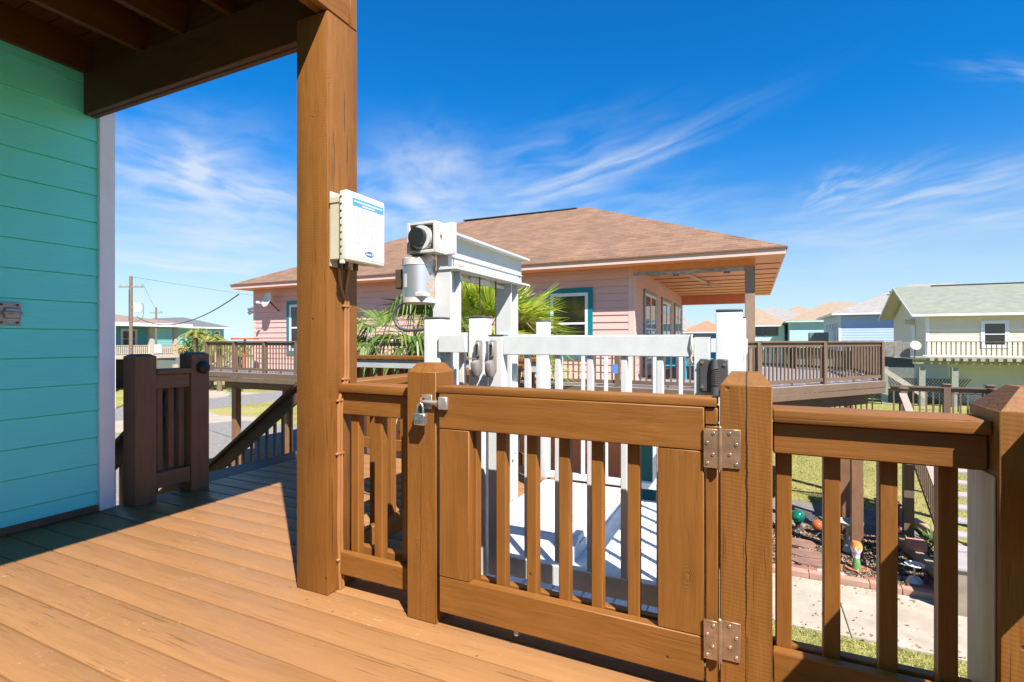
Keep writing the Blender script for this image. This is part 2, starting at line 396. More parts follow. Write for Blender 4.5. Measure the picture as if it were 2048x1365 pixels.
GZ = -3.30      # ground level below our deck
GG, GK = -2.65, 4.43/3.78   # garden and roads are laid out at GG, then scaled about the eye point onto the ground
SCALED = []
def rescale(obs, k):
    for o in obs:
        o.location = (o.location.x*k, o.location.y*k, CAMH+(o.location.z-CAMH)*k); o.scale = (k, k, k)
BROWN, BROWNF = (0.236, 0.091, 0.0165), (0.286, 0.140, 0.055)
WX = wood("brown painted timber x", BROWN, 'X'); WY = wood("brown painted timber y", BROWN, 'Y'); WZ = wood("brown painted timber z", BROWN, 'Z')
WPOST = wood("rough sawn brown post", (0.236, 0.091, 0.0165), 'Z', saw=0.035, cracks=0.5, grain=0.8)
WGATE1 = wood("brown gate post split narrow", BROWN, 'Z', saw=0.05, cracks=0.15, split=(0.066, 0.0012)); WGATE2 = wood("brown gate post split wide", BROWN, 'Z', saw=0.05, cracks=0.15, split=(0.078, 0.0036))
WFLOOR = wood("brown painted deck boards", BROWNF, 'X', rough=0.47, fleck=0.8, cracks=0.26, grain=0.8, gv=0.32)
WDARK = wood("dark brown timber", (0.23, 0.118, 0.066), 'Z'); WDARKX = wood("dark brown timber flat", (0.16, 0.092, 0.056), 'X'); WDARKY = wood("dark brown timber along", (0.23, 0.118, 0.066), 'Y')
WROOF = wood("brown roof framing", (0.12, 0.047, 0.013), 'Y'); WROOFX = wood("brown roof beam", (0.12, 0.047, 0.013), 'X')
# ------------------------------------------------------------------ ground and roads
GRASS = ramped("lawn grass", [(0.10, 0.125, 0.016), (0.24, 0.24, 0.045), (0.38, 0.34, 0.10), (0.50, 0.42, 0.18)], 9.0, bump=0.9, bdist=0.06, bscale=45, blotch=(0.35, (0.46, 0.39, 0.15), 0.65))
g = MB(); N = 24
g.poly([(-900, -900, GZ), (900, -900, GZ), (900, 900, GZ), (-900, 900, GZ)])
structure(g.build("ground", GRASS))
BEFORE = set(bpy.data.objects)
ASPH = ramped("worn asphalt", [(0.17, 0.16, 0.145), (0.23, 0.215, 0.20), (0.29, 0.275, 0.25)], 6.0, bump=0.3, bdist=0.01, bscale=120)
CONC = ramped("pale concrete", [(0.33, 0.28, 0.215), (0.39, 0.33, 0.26), (0.44, 0.375, 0.30)], 1.6, bump=0.25, bdist=0.006, bscale=90)
s_ = MB(); s_.box(-32.2, -27.2, -150, 260, GG-0.3, GG+0.012); structure(s_.build("street", ASPH))
s_ = MB(); s_.prism([(-24.0, 4, GG-0.2), (-5.0, 4, GG-0.2), (-5, 11.8, GG-0.2), (-15, 16.5, GG-0.2), (-22.0, 16.5, GG-0.2), (-23.2, 14.2, GG-0.2)], (0, 0, 0.208)); structure(s_.build("driveway", ASPH))
s_ = MB(); s_.prism([(-27.2, 11.0, GG-0.2), (-24.0, 11.0, GG-0.2), (-23.2, 14.2, GG-0.2), (-22.0, 16.5, GG-0.2), (-20.2, 16.7, GG-0.2), (-22.5, 17.6, GG-0.2), (-24.5, 17.2, GG-0.2), (-27.2, 18.2, GG-0.2)], (0, 0, 0.206)); structure(s_.build("driveway_apron", CONC))
s_ = MB(); s_.prism([(-41, 22, GG-0.2), (-32.2, 22.2, GG-0.2), (-32.2, 26.0, GG-0.2), (-41, 25, GG-0.2)], (0, 0, 0.206)); structure(s_.build("far_driveway", CONC))
# garden path with joints, kerb blocks, bed, pavers
pt = MB()
xs = [-9.0, -7.35, -5.7, -4.05, -2.4, -0.62, 1.13, 2.88, 4.6, 6.4, 8.2]
for a, b in zip(xs, xs[1:]): pt.box(a+0.006, b-0.006, 7.72, 9.3, GG-0.2, GG+0.03, 0.008)
structure(pt.build("garden_path", ramped("stained path concrete", [(0.34, 0.285, 0.22), (0.44, 0.375, 0.295), (0.52, 0.445, 0.36)], 2.4, bump=0.3, bdist=0.006, bscale=90, blotch=(1.3, (0.34, 0.28, 0.21), 0.5))))
lit = MB()
for k in range(420):
    x, y = random.uniform(-1, 4.5), random.choice((random.uniform(7.5, 9.4), random.gauss(9.2, .08), random.gauss(7.78, .06))); a = random.uniform(0, 6.28); L = random.uniform(.012, .035); c, s2 = math.cos(a), math.sin(a)
    lit.mi = random.choice((0, 1)); lit.poly([(x-c*L, y-s2*L, GG+.038), (x+s2*L*.4, y-c*L*.4, GG+.042), (x+c*L, y+s2*L, GG+.04), (x-s2*L*.4, y+c*L*.4, GG+.046)])
o = lit.build('leaf_litter', [plain('dry leaf tan', (.30, .20, .09), .8), plain('dry leaf brown', (.16, .09, .045), .8)]); tag(o, 'dry brown leaves and crumbs scattered on the concrete path', 'leaf litter'); o['kind'] = 'stuff'
MULCH = ramped("bark mulch", [(0.035, 0.02, 0.014), (0.16, 0.10, 0.065), (0.33, 0.235, 0.165)], 22.0, bump=1.0, bdist=0.03, bscale=60, blotch=(0.9, (0.07, 0.04, 0.03), 0.5), stretch=(1, 1.6, 1))
mb = MB(); mb.box(-4, 2.9, 9.5, 11.9, GG-0.2, GG+0.05); structure(mb.build("mulch_bed", MULCH))
chips = MB()
for k in range(5200):
    x, y = random.uniform(-1.2, 2.85), random.uniform(9.52, 11.85); a = random.uniform(0, 6.28); L = random.uniform(.012, .04); ww = random.uniform(.005, .013)
    c, s2 = math.cos(a), math.sin(a); t1, t2 = random.uniform(-.018, .018), random.uniform(-.01, .01)
    P4 = [(x+c*i*L-s2*j*ww, y+s2*i*L+c*j*ww, GG+.058+i*t1+j*t2+random.uniform(0, .01)) for i, j in ((-1, -1), (1, -1), (1, 1), (-1, 1))]
    chips.mi = random.choice((0, 0, 1, 2)); chips.poly(P4)
o = chips.build("mulch_chips", [plain("bark chip tan", (0.36, 0.25, 0.165), 0.9), plain("bark chip brown", (0.17, 0.09, 0.05), 0.9), plain("bark chip grey", (0.30, 0.25, 0.21), 0.9)])
tag(o, "loose tan and brown bark chips covering the garden bed", "mulch"); o['kind'] = 'stuff'
PAVER = shingle("grey brick pavers", (0.17, 0.155, 0.15), (0.24, 0.215, 0.20), (0.09, 0.085, 0.08), 0.2, 0.1)
mb = MB(); mb.polyuv([(-14, 11.9, GG+0.035), (2.9, 11.9, GG+0.035), (2.9, 13.7, GG+0.035), (-14, 13.7, GG+0.035)], (1, 0, 0), (0, 1, 0)); structure(mb.build("paver_patio", PAVER))
mb = MB(); mb.box(-14, -3.0, 13.7, 22, GG-.2, GG+.02); structure(mb.build("slab", CONC))
BLK = [plain("salmon kerb block", (0.44, 0.25, 0.18), 0.85, bump=0.3, bscale=120), plain("brown kerb block", (0.30, 0.13, 0.08), 0.85, bump=0.3, bscale=120), plain("grey kerb block", (0.45, 0.40, 0.37), 0.85, bump=0.3, bscale=120)]
x = -3.2; first = {}
kerbs = []
while x < 2.7:
    L = 0.40; which = 0
    mb = MB(); mb.box(-L/2+.004, L/2-.004, -.07, .07, 0, .16, .008)
    if which not in first:
        o = mb.build("kerb_block", BLK[0]); first[which] = o
    else:
        mb.bm.free(); o = first[which].copy(); COL.objects.link(o)
    o.location = (x+L/2, 9.385+random.uniform(-.004, .004), GG-.04); o.rotation_euler = (0, 0, random.uniform(-.012, .012))
    tag(o, "salmon pink kerb block in the row between concrete path and mulch bed", "kerb block", "salmon kerb blocks along the path"); x += L
for i, (xx, ci, nm) in enumerate(((0.75, 1, "reddish brown brick lying flat behind the salmon kerb row"), (1.12, 2, "grey brick lying flat behind the salmon kerb row"), (1.75, 1, "brown brick behind the kerb below the vase ornament"), (2.3, 1, "brown brick behind the kerb near the white plant stand"))):
    mb = MB(); mb.box(-.19, .19, -.06, .06, 0, .1, .008); o = mb.build("edging_brick", BLK[ci]); o.location = (xx, 9.53, GG+.01); tag(o, nm, "brick", "edging bricks behind the kerb")
GB = leafmat("grass blades", (0.16, 0.19, 0.03), (0.48, 0.42, 0.16), 0.35)
gr = MB()
def blades(n, x0, x1, y0, y1, h0, h1, ok=lambda x, y: True):
    for k in range(n):
        x, y = random.uniform(x0, x1), random.uniform(y0, y1)
        if not ok(x, y): continue
        a = random.uniform(0, 6.28); h = random.uniform(h0, h1); l = random.uniform(.3, 1.1)*h; ww = random.uniform(.003, .007)
        c, s2 = math.cos(a), math.sin(a)
        gr.poly([(x-s2*ww, y+c*ww, GG), (x+s2*ww, y-c*ww, GG), (x+c*l, y+s2*l, GG+h)])
blades(12000, -0.5, 4.2, 6.2, 7.72, .02, .06, lambda x, y: random.random() < 0.45+0.5*math.sin(x*5+y*3)*math.sin(y*7-x*2))
blades(22000, -0.5, 5.5, 13.75, 22, .03, .07)
o = gr.build("grass_blades", GB); tag(o, "patchy green and straw coloured grass blades on the lawn", "grass"); o['kind'] = 'stuff'
rescale([o for o in bpy.data.objects if o not in BEFORE and o.parent is None], GK)

# ------------------------------------------------------------------ our deck
fl = MB(); PITCH = 0.153; y = 1.14-PITCH*20 
while y < 4.0:
    y1 = y+PITCH-0.006; xr = 0.80 if y1 < 1.93 else -1.47
    jit = random.uniform(-.0012, .0012)
    fl.box(-3.96 if y > 1.9 else -3.95, xr, y, y1, -0.038+jit, jit, 0.004, seg=2); y += PITCH
structure(fl.build("deck_floor", WFLOOR))
uf = thing("deck_substructure", (-1.5, 1.9, GZ), "brown timber posts and joists carrying the upper deck boards", "deck")
mb = MB()
for yy in (-1.5, -0.4, 0.8, 1.87): mb.box(-3.93, 0.78, yy, yy+.04, -.24, -.042)
mb.box(-3.93, -1.5, 3.93, 3.97, -.24, -.042); mb.box(-1.54, -1.5, 1.94, 3.9, -.24, -.042); mb.box(-3.95, -3.91, 2.05, 3.9, -.24, -.042)
mb.build("joist", WDARKX, uf)
pp = local("support_post", MB().box(-.07, .07, -.07, .07, 0, -GZ-.24), WDARK, uf)
repeat(uf, pp, [(-3.7, 3.7, GZ, 0), (-1.65, 3.8, GZ, 0), (.6, 1.75, GZ, 0), (.6, -1, GZ, 0), (-3.7, 1.7, GZ, 0)])

# house wall on the left
TEAL = siding("turquoise lap siding", (0.17, 0.88, 0.80), 0.5, 0.05); WHITE = plain("white trim paint", (0.92, 0.90, 0.94), 0.5, var=0.03)
hw = thing("turquoise_house", (-3.95, 2.0, 0.0), "turquoise lap sided house wall with white corner trim in the shade of the porch", "house")
def lap(mb, p0, p1, z0, z1, ex, zs=None, tip=0.014, groove=False):
    """courses of lap siding from p0 to p1; outward is right of p0->p1"""
    d = (Vector(p1)-Vector(p0)).normalized(); n = Vector((d.y, -d.x))
    a = zs if zs is not None else z0; zz = a
    while zz > z0: zz -= ex
    while zz < z1:
        zb, zt = max(zz, z0), min(zz+ex, z1)
        def P(p, z, o): return (p[0]+n.x*o, p[1]+n.y*o, z)
        ob = tip*(1-(zb-zz)/ex); ot = tip*(1-(zt-zz)/ex)*0
        if zt-zb > 0.02:
            gz, gi = (.006, .010) if groove else (0, 0)
            mb.poly([P(p0, zb, ob), P(p1, zb, ob), P(p1, zt-gz, ot), P(p0, zt-gz, ot)]); mb.poly([P(p0, zb, -gi), P(p1, zb, -gi), P(p1, zb, ob), P(p0, zb, ob)])
            if groove:
                mb.poly([P(p0, zt-gz, ot), P(p1, zt-gz, ot), P(p1, zt-gz, -gi), P(p0, zt-gz, -gi)]); mb.poly([P(p0, zt-gz, -gi), P(p1, zt-gz, -gi), P(p1, zt, -gi), P(p0, zt, -gi)])
        zz += ex
mb = MB(); lap(mb, (-3.95, -5.0), (-3.95, 1.906), 0.045, 2.90, 0.178, 0.138, .012, True); mb.build("siding_wall", TEAL, hw)
mb = MB(); mb.box(-10, -3.962, -5, 1.98, -0.3, 6.0); mb.build("house_body", plain("teal body paint", (0.2, 0.6, 0.58), 0.6), hw)
MB().box(-3.94, -1.76, -2.0, 1.84, 3.14, 5.7).build("added_shade_storey", TEAL, hw)  # unseen block added above the deck to shade the stair railing
mb = MB(); mb.box(-3.965, -3.918, 1.907, 1.999, 0.002, 3.05, .003); mb.build("corner_trim", WHITE, hw)
mb = MB(); mb.box(-3.962, -3.928, -5, 1.905, 0.001, 0.043, .003); mb.build("base_trim", WDARKY, hw)
mb = MB(); lap(mb, (0.80, -2.0), (-3.949, -2.0), 0.045, 2.59, 0.178, 0.138); lap(mb, (0.80, -2.0), (-1.65, -2.0), 2.59, 5.0, 0.178, 2.59); CREAMS = siding("cream bounce wall siding", (0.80, 0.72, 0.62), 0.5, 0.05); mb.build("added_bounce_siding", CREAMS, hw)  # unseen cream wall added behind the camera to steer sky and bounced light
MB().box(-3.94, 0.78, -2.15, -2.012, 0.0, 2.595).box(-1.65, 0.78, -2.15, -2.012, 2.597, 5.0).build("added_bounce_core", CREAMS, hw)  # solid core of the added light-shaping wall
GALV = plain("galvanised metal", (0.50, 0.44, 0.40), 0.45, 0.6, var=0.25, vscale=25, bump=0.08, bscale=80)
RUST = plain("rusty steel", (0.25, 0.10, 0.04), 0.8, 0.2, var=0.4, vscale=40)
wl = thing("wall_latch_plate", (-3.935, 1.43, 1.24), "small galvanised latch plate screwed to the turquoise wall", "latch plate")
mb = MB(); mb.box(-3.94, -3.935+.004, 1.405, 1.51, 1.222, 1.358, .002); mb.build("plate", GALV, wl)
mb = MB(); mb.box(-3.931, -3.918, 1.43, 1.506, 1.262, 1.325, .006); mb.cyl((-3.914, 1.422, 1.295), (-3.914, 1.510, 1.295), .008, n=10); mb.build("keeper", GALV, wl)
for yy, zz in ((1.42, 1.342), (1.492, 1.342), (1.42, 1.238), (1.492, 1.238)): MB().cyl((-3.932, yy, zz), (-3.927, yy, zz), .008, n=8).build("screw", RUST, wl)

# upper deck framing over the porch
ud = thing("upper_deck", (-1.8, 1.86, 2.6), "dark brown joists and beams of the upper deck overhead", "deck framing")
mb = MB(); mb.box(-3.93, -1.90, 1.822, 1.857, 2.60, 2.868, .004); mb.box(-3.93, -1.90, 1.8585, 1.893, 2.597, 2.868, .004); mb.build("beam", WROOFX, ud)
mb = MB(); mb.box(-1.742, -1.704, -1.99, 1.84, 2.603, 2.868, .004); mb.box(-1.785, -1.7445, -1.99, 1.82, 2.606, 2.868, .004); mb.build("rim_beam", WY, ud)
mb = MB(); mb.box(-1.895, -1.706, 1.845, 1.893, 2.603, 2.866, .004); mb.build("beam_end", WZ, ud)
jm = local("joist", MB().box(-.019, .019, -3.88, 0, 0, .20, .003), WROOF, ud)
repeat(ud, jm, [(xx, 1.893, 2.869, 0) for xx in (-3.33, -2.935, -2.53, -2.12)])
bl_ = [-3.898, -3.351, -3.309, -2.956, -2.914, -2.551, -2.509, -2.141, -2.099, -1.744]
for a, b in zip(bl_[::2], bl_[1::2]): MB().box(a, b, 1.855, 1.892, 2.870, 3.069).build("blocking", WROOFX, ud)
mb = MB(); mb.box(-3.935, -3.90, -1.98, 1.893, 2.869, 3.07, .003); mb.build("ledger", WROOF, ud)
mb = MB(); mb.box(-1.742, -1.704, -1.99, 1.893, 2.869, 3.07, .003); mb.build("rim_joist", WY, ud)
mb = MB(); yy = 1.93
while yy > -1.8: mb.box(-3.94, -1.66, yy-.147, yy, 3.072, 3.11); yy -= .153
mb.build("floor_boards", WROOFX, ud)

# big corner post
tag(MB().box(-1.894, -1.704, 1.703, 1.893, 0.0, 2.598, .006, seg=2).build("deck_post", WPOST, loc=(-1.8, 1.8, 0)), "tall thick rough sawn brown post carrying the upper deck, beige control box on it", "post")

# railings -------------------------------------------------------------
def newel(name, x0, x1, y0, y1, zs, zt, mat, label, group=None, cham=0.03):
    m = MB(); m.box(x0, x1, y0, y1, 0.0, zs, 0.003)
    mx = [(x0+.0015, y0+.0015, zs-.002), (x1-.0015, y0+.0015, zs-.002), (x1-.0015, y1-.0015, zs-.002), (x0+.0015, y1-.0015, zs-.002)]
    tp = [(x0+cham, y0+cham, zt), (x1-cham, y0+cham, zt), (x1-cham, y1-cham, zt), (x0+cham, y1-cham, zt)]
    A = [m.bm.verts.new(p) for p in mx]; B = [m.bm.verts.new(p) for p in tp]
    m._f(B)
    for k in range(4): m._f((A[k], A[(k+1) % 4], B[(k+1) % 4], B[k]))
    return tag(m.build(name, mat, loc=(x0, y0, 0)), label, "post", group)
newel("gate_post", -1.282, -1.142, 1.715, 1.855, 1.005, 1.04, WGATE1, "brown gate post holding the padlocked latch at the left end of the wooden gate")
newel("gate_post", -0.093, 0.053, 1.715, 1.858, 0.995, 1.032, WGATE2, "brown gate post with a long black split and steel hinges")
newel("railing_post", 0.56, 0.76, 1.683, 1.885, 0.953, 1.012, wood("big corner post", BROWN, 'Z', saw=0.05, cracks=0.8), "thick weathered corner post at the right end of the deck railing", cham=0.06)
MB().box(.5545, .5585, 1.70, 1.88, 0.002, 0.785, .001).build("pale_board", wood("weathered pale board", (0.46, 0.37, 0.30), "Z", cracks=0.7), [q for q in bpy.data.objects if q.name.startswith("railing_post")][-1])
newel("railing_post", -3.935, -3.795, 2.055, 2.195, 1.025, 1.04, WDARK, "dark brown railing post nearest the white corner trim")
newel("railing_post", -3.94, -3.80, 2.443, 2.583, 1.03, 1.045, WDARK, "dark brown post at the top of the stairs with a black lamp on it")

def balu(parent, mat, places, wx, wy, h, name="baluster", bev=.003):
    o = local(name, MB().box(-wx/2, wx/2, -wy/2, wy/2, 0, h, bev), mat, parent); return repeat(parent, o, places)

# right railing
rr = thing("deck_railing", (0.3, 1.8, 0), "brown railing panel between the split gate post and the corner post, garden visible through it", "railing")
MB().box(0.0545, 0.5585, 1.72, 1.862, 0.886, 0.924, .005, seg=2).build("cap_rail", WX, rr)
MB().box(0.055, 0.558, 1.745, 1.783, 0.789, 0.884, .004).build("upper_board", WX, rr)
MB().box(0.055, 0.558, 1.745, 1.783, 0.085, 0.188, .004).build("bottom_board", WX, rr)
MB().box(0.055, 0.558, 1.826, 1.862, 0.08, 0.176, .004).build("back_board", WX, rr)
balu(rr, WZ, [(xx, 1.805, .08, random.uniform(-.03, .03)) for xx in (0.086, .213, .351, .486)], .044, .04, .80)
# side railing along the right deck edge (runs beside the camera)
sr = thing("deck_railing", (0.65, 0.5, 0), "brown side railing at the open right hand deck edge with wide boards", "railing")
MB().box(0.618, 0.758, -1.99, 1.68, 0.89, 0.928, .005).build("cap_rail", WY, sr)
MB().box(0.668, 0.706, -1.99, 1.68, 0.60, 0.887, .004).build("upper_board", WY, sr)
MB().box(0.668, 0.706, -1.99, 1.68, 0.07, 0.17, .004).build("bottom_board", WY, sr)
balu(sr, WZ, [(.728, -1.9+.13*k, .07, 0) for k in range(27)], .04, .045, .81)
# left railing
lr = thing("deck_railing", (-1.5, 1.8, 0), "short brown railing panel between the tall post and the padlocked gate post", "railing")
MB().box(-1.703, -1.283, 1.768, 1.905, 0.897, 0.935, .005, seg=2).build("cap_rail", WX, lr)
MB().box(-1.703, -1.29, 1.79, 1.826, 0.795, 0.895, .004).build("upper_board", WX, lr)
MB().box(-1.703, -1.29, 1.768, 1.806, 0.073, 0.172, .004).build("bottom_board", WX, lr)
MB().box(-1.703, -1.284, 1.852, 1.888, 0.085, 0.18, .004).build("back_board", WX, lr)
balu(lr, WZ, [(xx, 1.829, .08, 0) for xx in (-1.645, -1.51, -1.355)], .044, .04, .80)
# railing along Y behind the tall post, and far railing
br = thing("deck_railing", (-1.66, 3, 0), "brown railing running back from the tall post beside the white lift tower", "railing")
MB().box(-1.86, -1.72, 1.91, 3.93, 0.90, 0.938, .004).build("cap_rail", WY, br)
MB().box(-1.80, -1.762, 1.91, 3.93, 0.80, 0.898, .004).build("upper_board", WY, br)
MB().box(-1.80, -1.762, 1.91, 3.93, 0.08, 0.18, .004).build("bottom_board", WY, br)
balu(br, WZ, [(-1.82, 2.02+.135*k, .07, 0) for k in range(14)], .04, .042, .82)
PALEG = plain("pale grey metal", (0.55, 0.58, 0.60), 0.45, 0.2, var=0.08)
fr = thing("deck_railing", (-2.8, 4, 0), "far brown railing with a pale grey metal rail under its cap", "railing")
MB().box(-3.95, -1.55, 3.90, 4.04, 0.955, 0.99, .004).build("cap_rail", WX, fr)
MB().box(-3.95, -1.55, 3.92, 3.95, 0.87, 0.952, .004).build("metal_rail", PALEG, fr)
MB().box(-3.95, -1.55, 3.955, 3.99, 0.08, 0.18, .004).build("bottom_board", WX, fr)
balu(fr, WZ, [(-3.86+.135*k, 4.01, .07, 0) for k in range(17)], .042, .04, .88)
# railing between the two dark posts
dr = thing("deck_railing", (-3.86, 2.3, 0), "short dark brown railing panel between two dark posts at the stair head", "railing")
MB().box(-3.90, -3.785, 2.197, 2.441, 0.893, 0.931, .004).build("cap_rail", WDARKY, dr)
MB().box(-3.848, -3.812, 2.197, 2.441, 0.79, 0.891, .004).build("upper_board", WDARKY, dr)
MB().box(-3.848, -3.805, 2.197, 2.441, 0.085, 0.195, .004).build("bottom_board", WDARKY, dr)
balu(dr, WDARK, [(-3.873, yy, .08, 0) for yy in (2.25, 2.33, 2.405)], .04, .04, .80)
bl = thing("post_lamp", (-3.79, 2.56, 0.93), "black bulkhead lamp fixed on the side of the dark stair post", "lamp")
BLACK = plain("black plastic", (0.02, 0.02, 0.022), 0.45)
MB().cyl((-3.80, 2.53, .93), (-3.785, 2.53, .93), .05, n=16).build("base", BLACK, bl); MB().ball((-3.783, 2.53, .93), .045, sq=(.6, 1, 1)).build("lens", BLACK, bl)
# stairs going down to the left
SL = 0.70; S0 = -3.99
st = thing("staircase", (-6.0, 3.3, GZ), "dark brown outdoor staircase going down from the deck to the driveway", "stairs")
tr = local("tread", MB().box(-.145, .145, -.66, .66, -.02, .02, .003), WDARKX, st)
nst = 17; rise = -GZ/nst
repeat(st, tr, [(S0-.13-(k)*rise/SL, 3.29, -rise*(k+1)+.17, 0) for k in range(nst-1)])
for yy in (2.62, 3.96):
    MB().bar((S0, yy, -.15), (S0-(-GZ-.15)/SL, yy, GZ), .04, .25).build("stringer", WDARKX, st)
def handrail(yy, label):
    h = thing("stair_railing", (S0, yy, 0), label, "railing")
    L = 4.3
    MB().bar((S0, yy, .95), (S0-L, yy, .95-SL*L), .13, .036, .003).build("cap_rail", WDARKX, h)
    MB().bar((S0, yy, .85), (S0-L, yy, .85-SL*L), .036, .13, .003).build("upper_board", WDARKX, h)
    MB().bar((S0, yy, .14), (S0-L, yy, .14-SL*L), .036, .11, .003).build("bottom_board", WDARKX, h)
    balu(h, WDARK, [(S0-.07-.125*k, yy+.03, .10-SL*(.07+.125*k), 0) for k in range(33)], .036, .024, .74)
    MB().box(S0-L-.1, S0-L, yy-.05, yy+.05, GZ, .95-SL*L+.03).build("end_post", WDARK, h)
handrail(2.60, "stair handrail on the near side, seen between the dark posts"); handrail(4.0, "dark stair handrail with slanting balusters on the far side of the stairs")

# ------------------------------------------------------------------ wooden gate
gt = thing("wooden_gate", (-0.62, 1.75, 0.06), "brown wooden gate with wide boards and slim balusters between two posts", "gate")
MB().box(-1.128, -0.102, 1.703, 1.80, 0.925, 0.951, .003, seg=2).build("cap_rail", WX, gt)
MB().box(-1.118, -0.138, 1.700, 1.738, 0.787, 0.923, .003).build("top_board", WX, gt)
MB().box(-1.117, -0.982, 1.7005, 1.738, 0.2065, 0.7855, .003).build("stile", WZ, gt)
MB().box(-0.280, -0.139, 1.7005, 1.738, 0.2065, 0.7855, .003).build("stile", WZ, gt)
MB().box(-1.116, -0.139, 1.700, 1.738, 0.066, 0.205, .003).build("bottom_board", WX, gt)
MB().box(-1.110, -0.139, 1.7825, 1.815, 0.075, 0.190, .003).build("back_board", WX, gt)
MB().box(-1.11, -0.139, 1.7825, 1.815, 0.83, 0.923, .003).build("back_board", WX, gt)
MB().box(-0.135, -0.098, 1.714, 1.78, 0.06, 0.865, .003).build("hinge_stile", WZ, gt)
MB().box(-0.137, -0.099, 1.712, 1.80, 0.868, 0.921, .003).build("hinge_block", WZ, gt)
balu(gt, WZ, [(xx, 1.7605, .07, random.uniform(-.02, .02)) for xx in (-.991, -.866, -.739, -.613, -.492, -.366, -.240)], .041, .040, .85)
MB().cyl((-.79, 1.72, .045), (-.79, 1.72, .08), .011, n=12).cyl((-.79, 1.72, .08), (-.79, 1.72, .11), .006, n=8).build("drop_bolt", GALV, gt)
STEEL = plain("worn hinge steel", (0.40, 0.25, 0.15), 0.42, 0.6, var=0.3, vscale=22, bump=0.1, bscale=60)
for zc in (0.800, 0.208):
    h = MB().box(-.139, -.0965, 1.692, 1.698, zc-.062, zc+.058, .001).build("hinge", STEEL, gt)
    MB().box(-.0885, -.034, 1.709, 1.714, zc-.062, zc+.058, .001).build("leaf", STEEL, h)
    k = MB()
    for q in range(5): k.cyl((-.0925, 1.697, zc-.066+q*.0255), (-.0925, 1.697, zc-.066+q*.0255+.0252), .0075, n=12)
    k.ball((-.0925, 1.697, zc+.0625), .007, n=8); k.build("knuckle", STEEL, h)
    for xx, dz, yy in ((-.110, .045, 1.692), (-.128, .015, 1.692), (-.112, -.02, 1.692), (-.128, -.048, 1.692), (-.065, .045, 1.709), (-.046, .012, 1.709), (-.064, -.02, 1.709), (-.046, -.048, 1.709)):
        MB().cyl((xx, yy, zc+dz), (xx, yy-.0025, zc+dz), .0055, .0042, n=12).build("screw", plain("bright screw", (0.75, 0.68, 0.58), 0.3, 0.9), h)
# latch and padlock
la = thing("gate_latch", (-1.16, 1.71, 0.88), "steel barrel latch joining the gate to its post", "latch")
MB().box(-1.207, -1.158, 1.709, 1.7135, .858, .915, .001).build("plate", GALV, la)
MB().cyl((-1.20, 1.700, .887), (-1.105, 1.700, .887), .0075, n=12).build("bolt", GALV, la)
MB().box(-1.112, -1.072, 1.682, 1.6985, .862, .912, .003).build("strike", GALV, la)
MB().tube([(-1.193, 1.707, .872), (-1.193, 1.69, .868), (-1.193, 1.682, .878), (-1.193, 1.682, .896), (-1.193, 1.69, .905), (-1.193, 1.708, .902)], .004, 8).build("staple", RUST, la)
pdk = thing("padlock", (-1.193, 1.68, .80), "small silver padlock hanging from the gate latch", "padlock")
CHROME = plain("padlock steel", (0.74, 0.73, 0.72), 0.25, 0.9, var=0.06)
MB().box(-1.217, -1.166, 1.668, 1.694, .797, .845, .005, seg=2).build("body", CHROME, pdk)
MB().box(-1.219, -1.164, 1.666, 1.696, .828, .845, .004).build("collar", CHROME, pdk)
MB().tube([(-1.207, 1.681, .84), (-1.207, 1.681, .866), (-1.2025, 1.681, .878), (-1.193, 1.681, .884), (-1.1835, 1.681, .878), (-1.179, 1.681, .866), (-1.179, 1.681, .84)], .0045, 8).build("shackle", CHROME, pdk)

# ------------------------------------------------------------------ control box on the tall post
CREAM = plain("cream plastic", (0.62, 0.55, 0.40), 0.4, var=0.04); CREAML = plain("pale cream lid", (0.72, 0.68, 0.59), 0.35, var=0.03)
cb = thing("control_box", (-1.70, 1.80, 1.47), "cream plastic control box with a white instruction label on the tall brown post", "control box")
MB().box(-1.703, -1.694, 1.712, 1.888, 1.462, 1.795, .002).build("mounting_plate", CREAM, cb)
MB().box(-1.6935, -1.628, 1.705, 1.93, 1.488, 1.752, .004).box(-1.6935, -1.628, 1.701, 1.934, 1.735, 1.765, .004).build("box_body", CREAM, cb)
lid = MB().box(-1.627, -1.580, 1.690, 1.942, 1.478, 1.785, .010, seg=3).build("lid", CREAML, cb)
ht = MB()
for k in range(9): ht.box(-1.617, -1.609, 1.6885, 1.6905, 1.505+k*.031, 1.512+k*.031)
ht.build("hinge_slots", BLACK, lid)
MB().box(-1.622, -1.598, 1.688, 1.702, 1.465, 1.482, .003).build("latch", CREAML, lid)
PAPER = plain("label paper", (0.84, 0.84, 0.84), 0.5, var=0.01); LBLUE = plain("label blue", (0.10, 0.32, 0.66), 0.5, var=0.02); INK = plain("label ink", (0.25, 0.25, 0.27), 0.6)
MB().box(-1.5795, -1.5788, 1.716, 1.934, 1.497, 1.765).build("label", PAPER, cb)
MB().box(-1.5787, -1.5784, 1.722, 1.930, 1.722, 1.757).build("label_header", LBLUE, cb)
hm = MB()
for zc, a, b in ((1.744, 1.735, 1.918), (1.731, 1.785, 1.868)):
    yy = a
    while yy < b: L = random.uniform(.008, .018); hm.box(-1.5783, -1.578, yy, min(yy+L, b), zc-.003, zc+.003); yy += L+.004
hm.build("header_text", PAPER, cb)
tm = MB(); zc = 1.712; ends = [.9, .75, .95, .55, .98, .92, .5, .96, .9, .97, .6, .94, .85, .95, .98, .7, .93, .96, .88, .5, .97, .92, .8]
for i, e in enumerate(ends):
    yy = 1.732
    while yy < 1.732+.185*e: L = random.uniform(.006, .016); tm.box(-1.5787, -1.5784, yy, yy+L, zc-.0014, zc+.0014); yy += L+.003
    zc -= .0066 if i not in (3, 6, 10, 15, 19) else .0082
tm.build("printed_text", INK, cb)
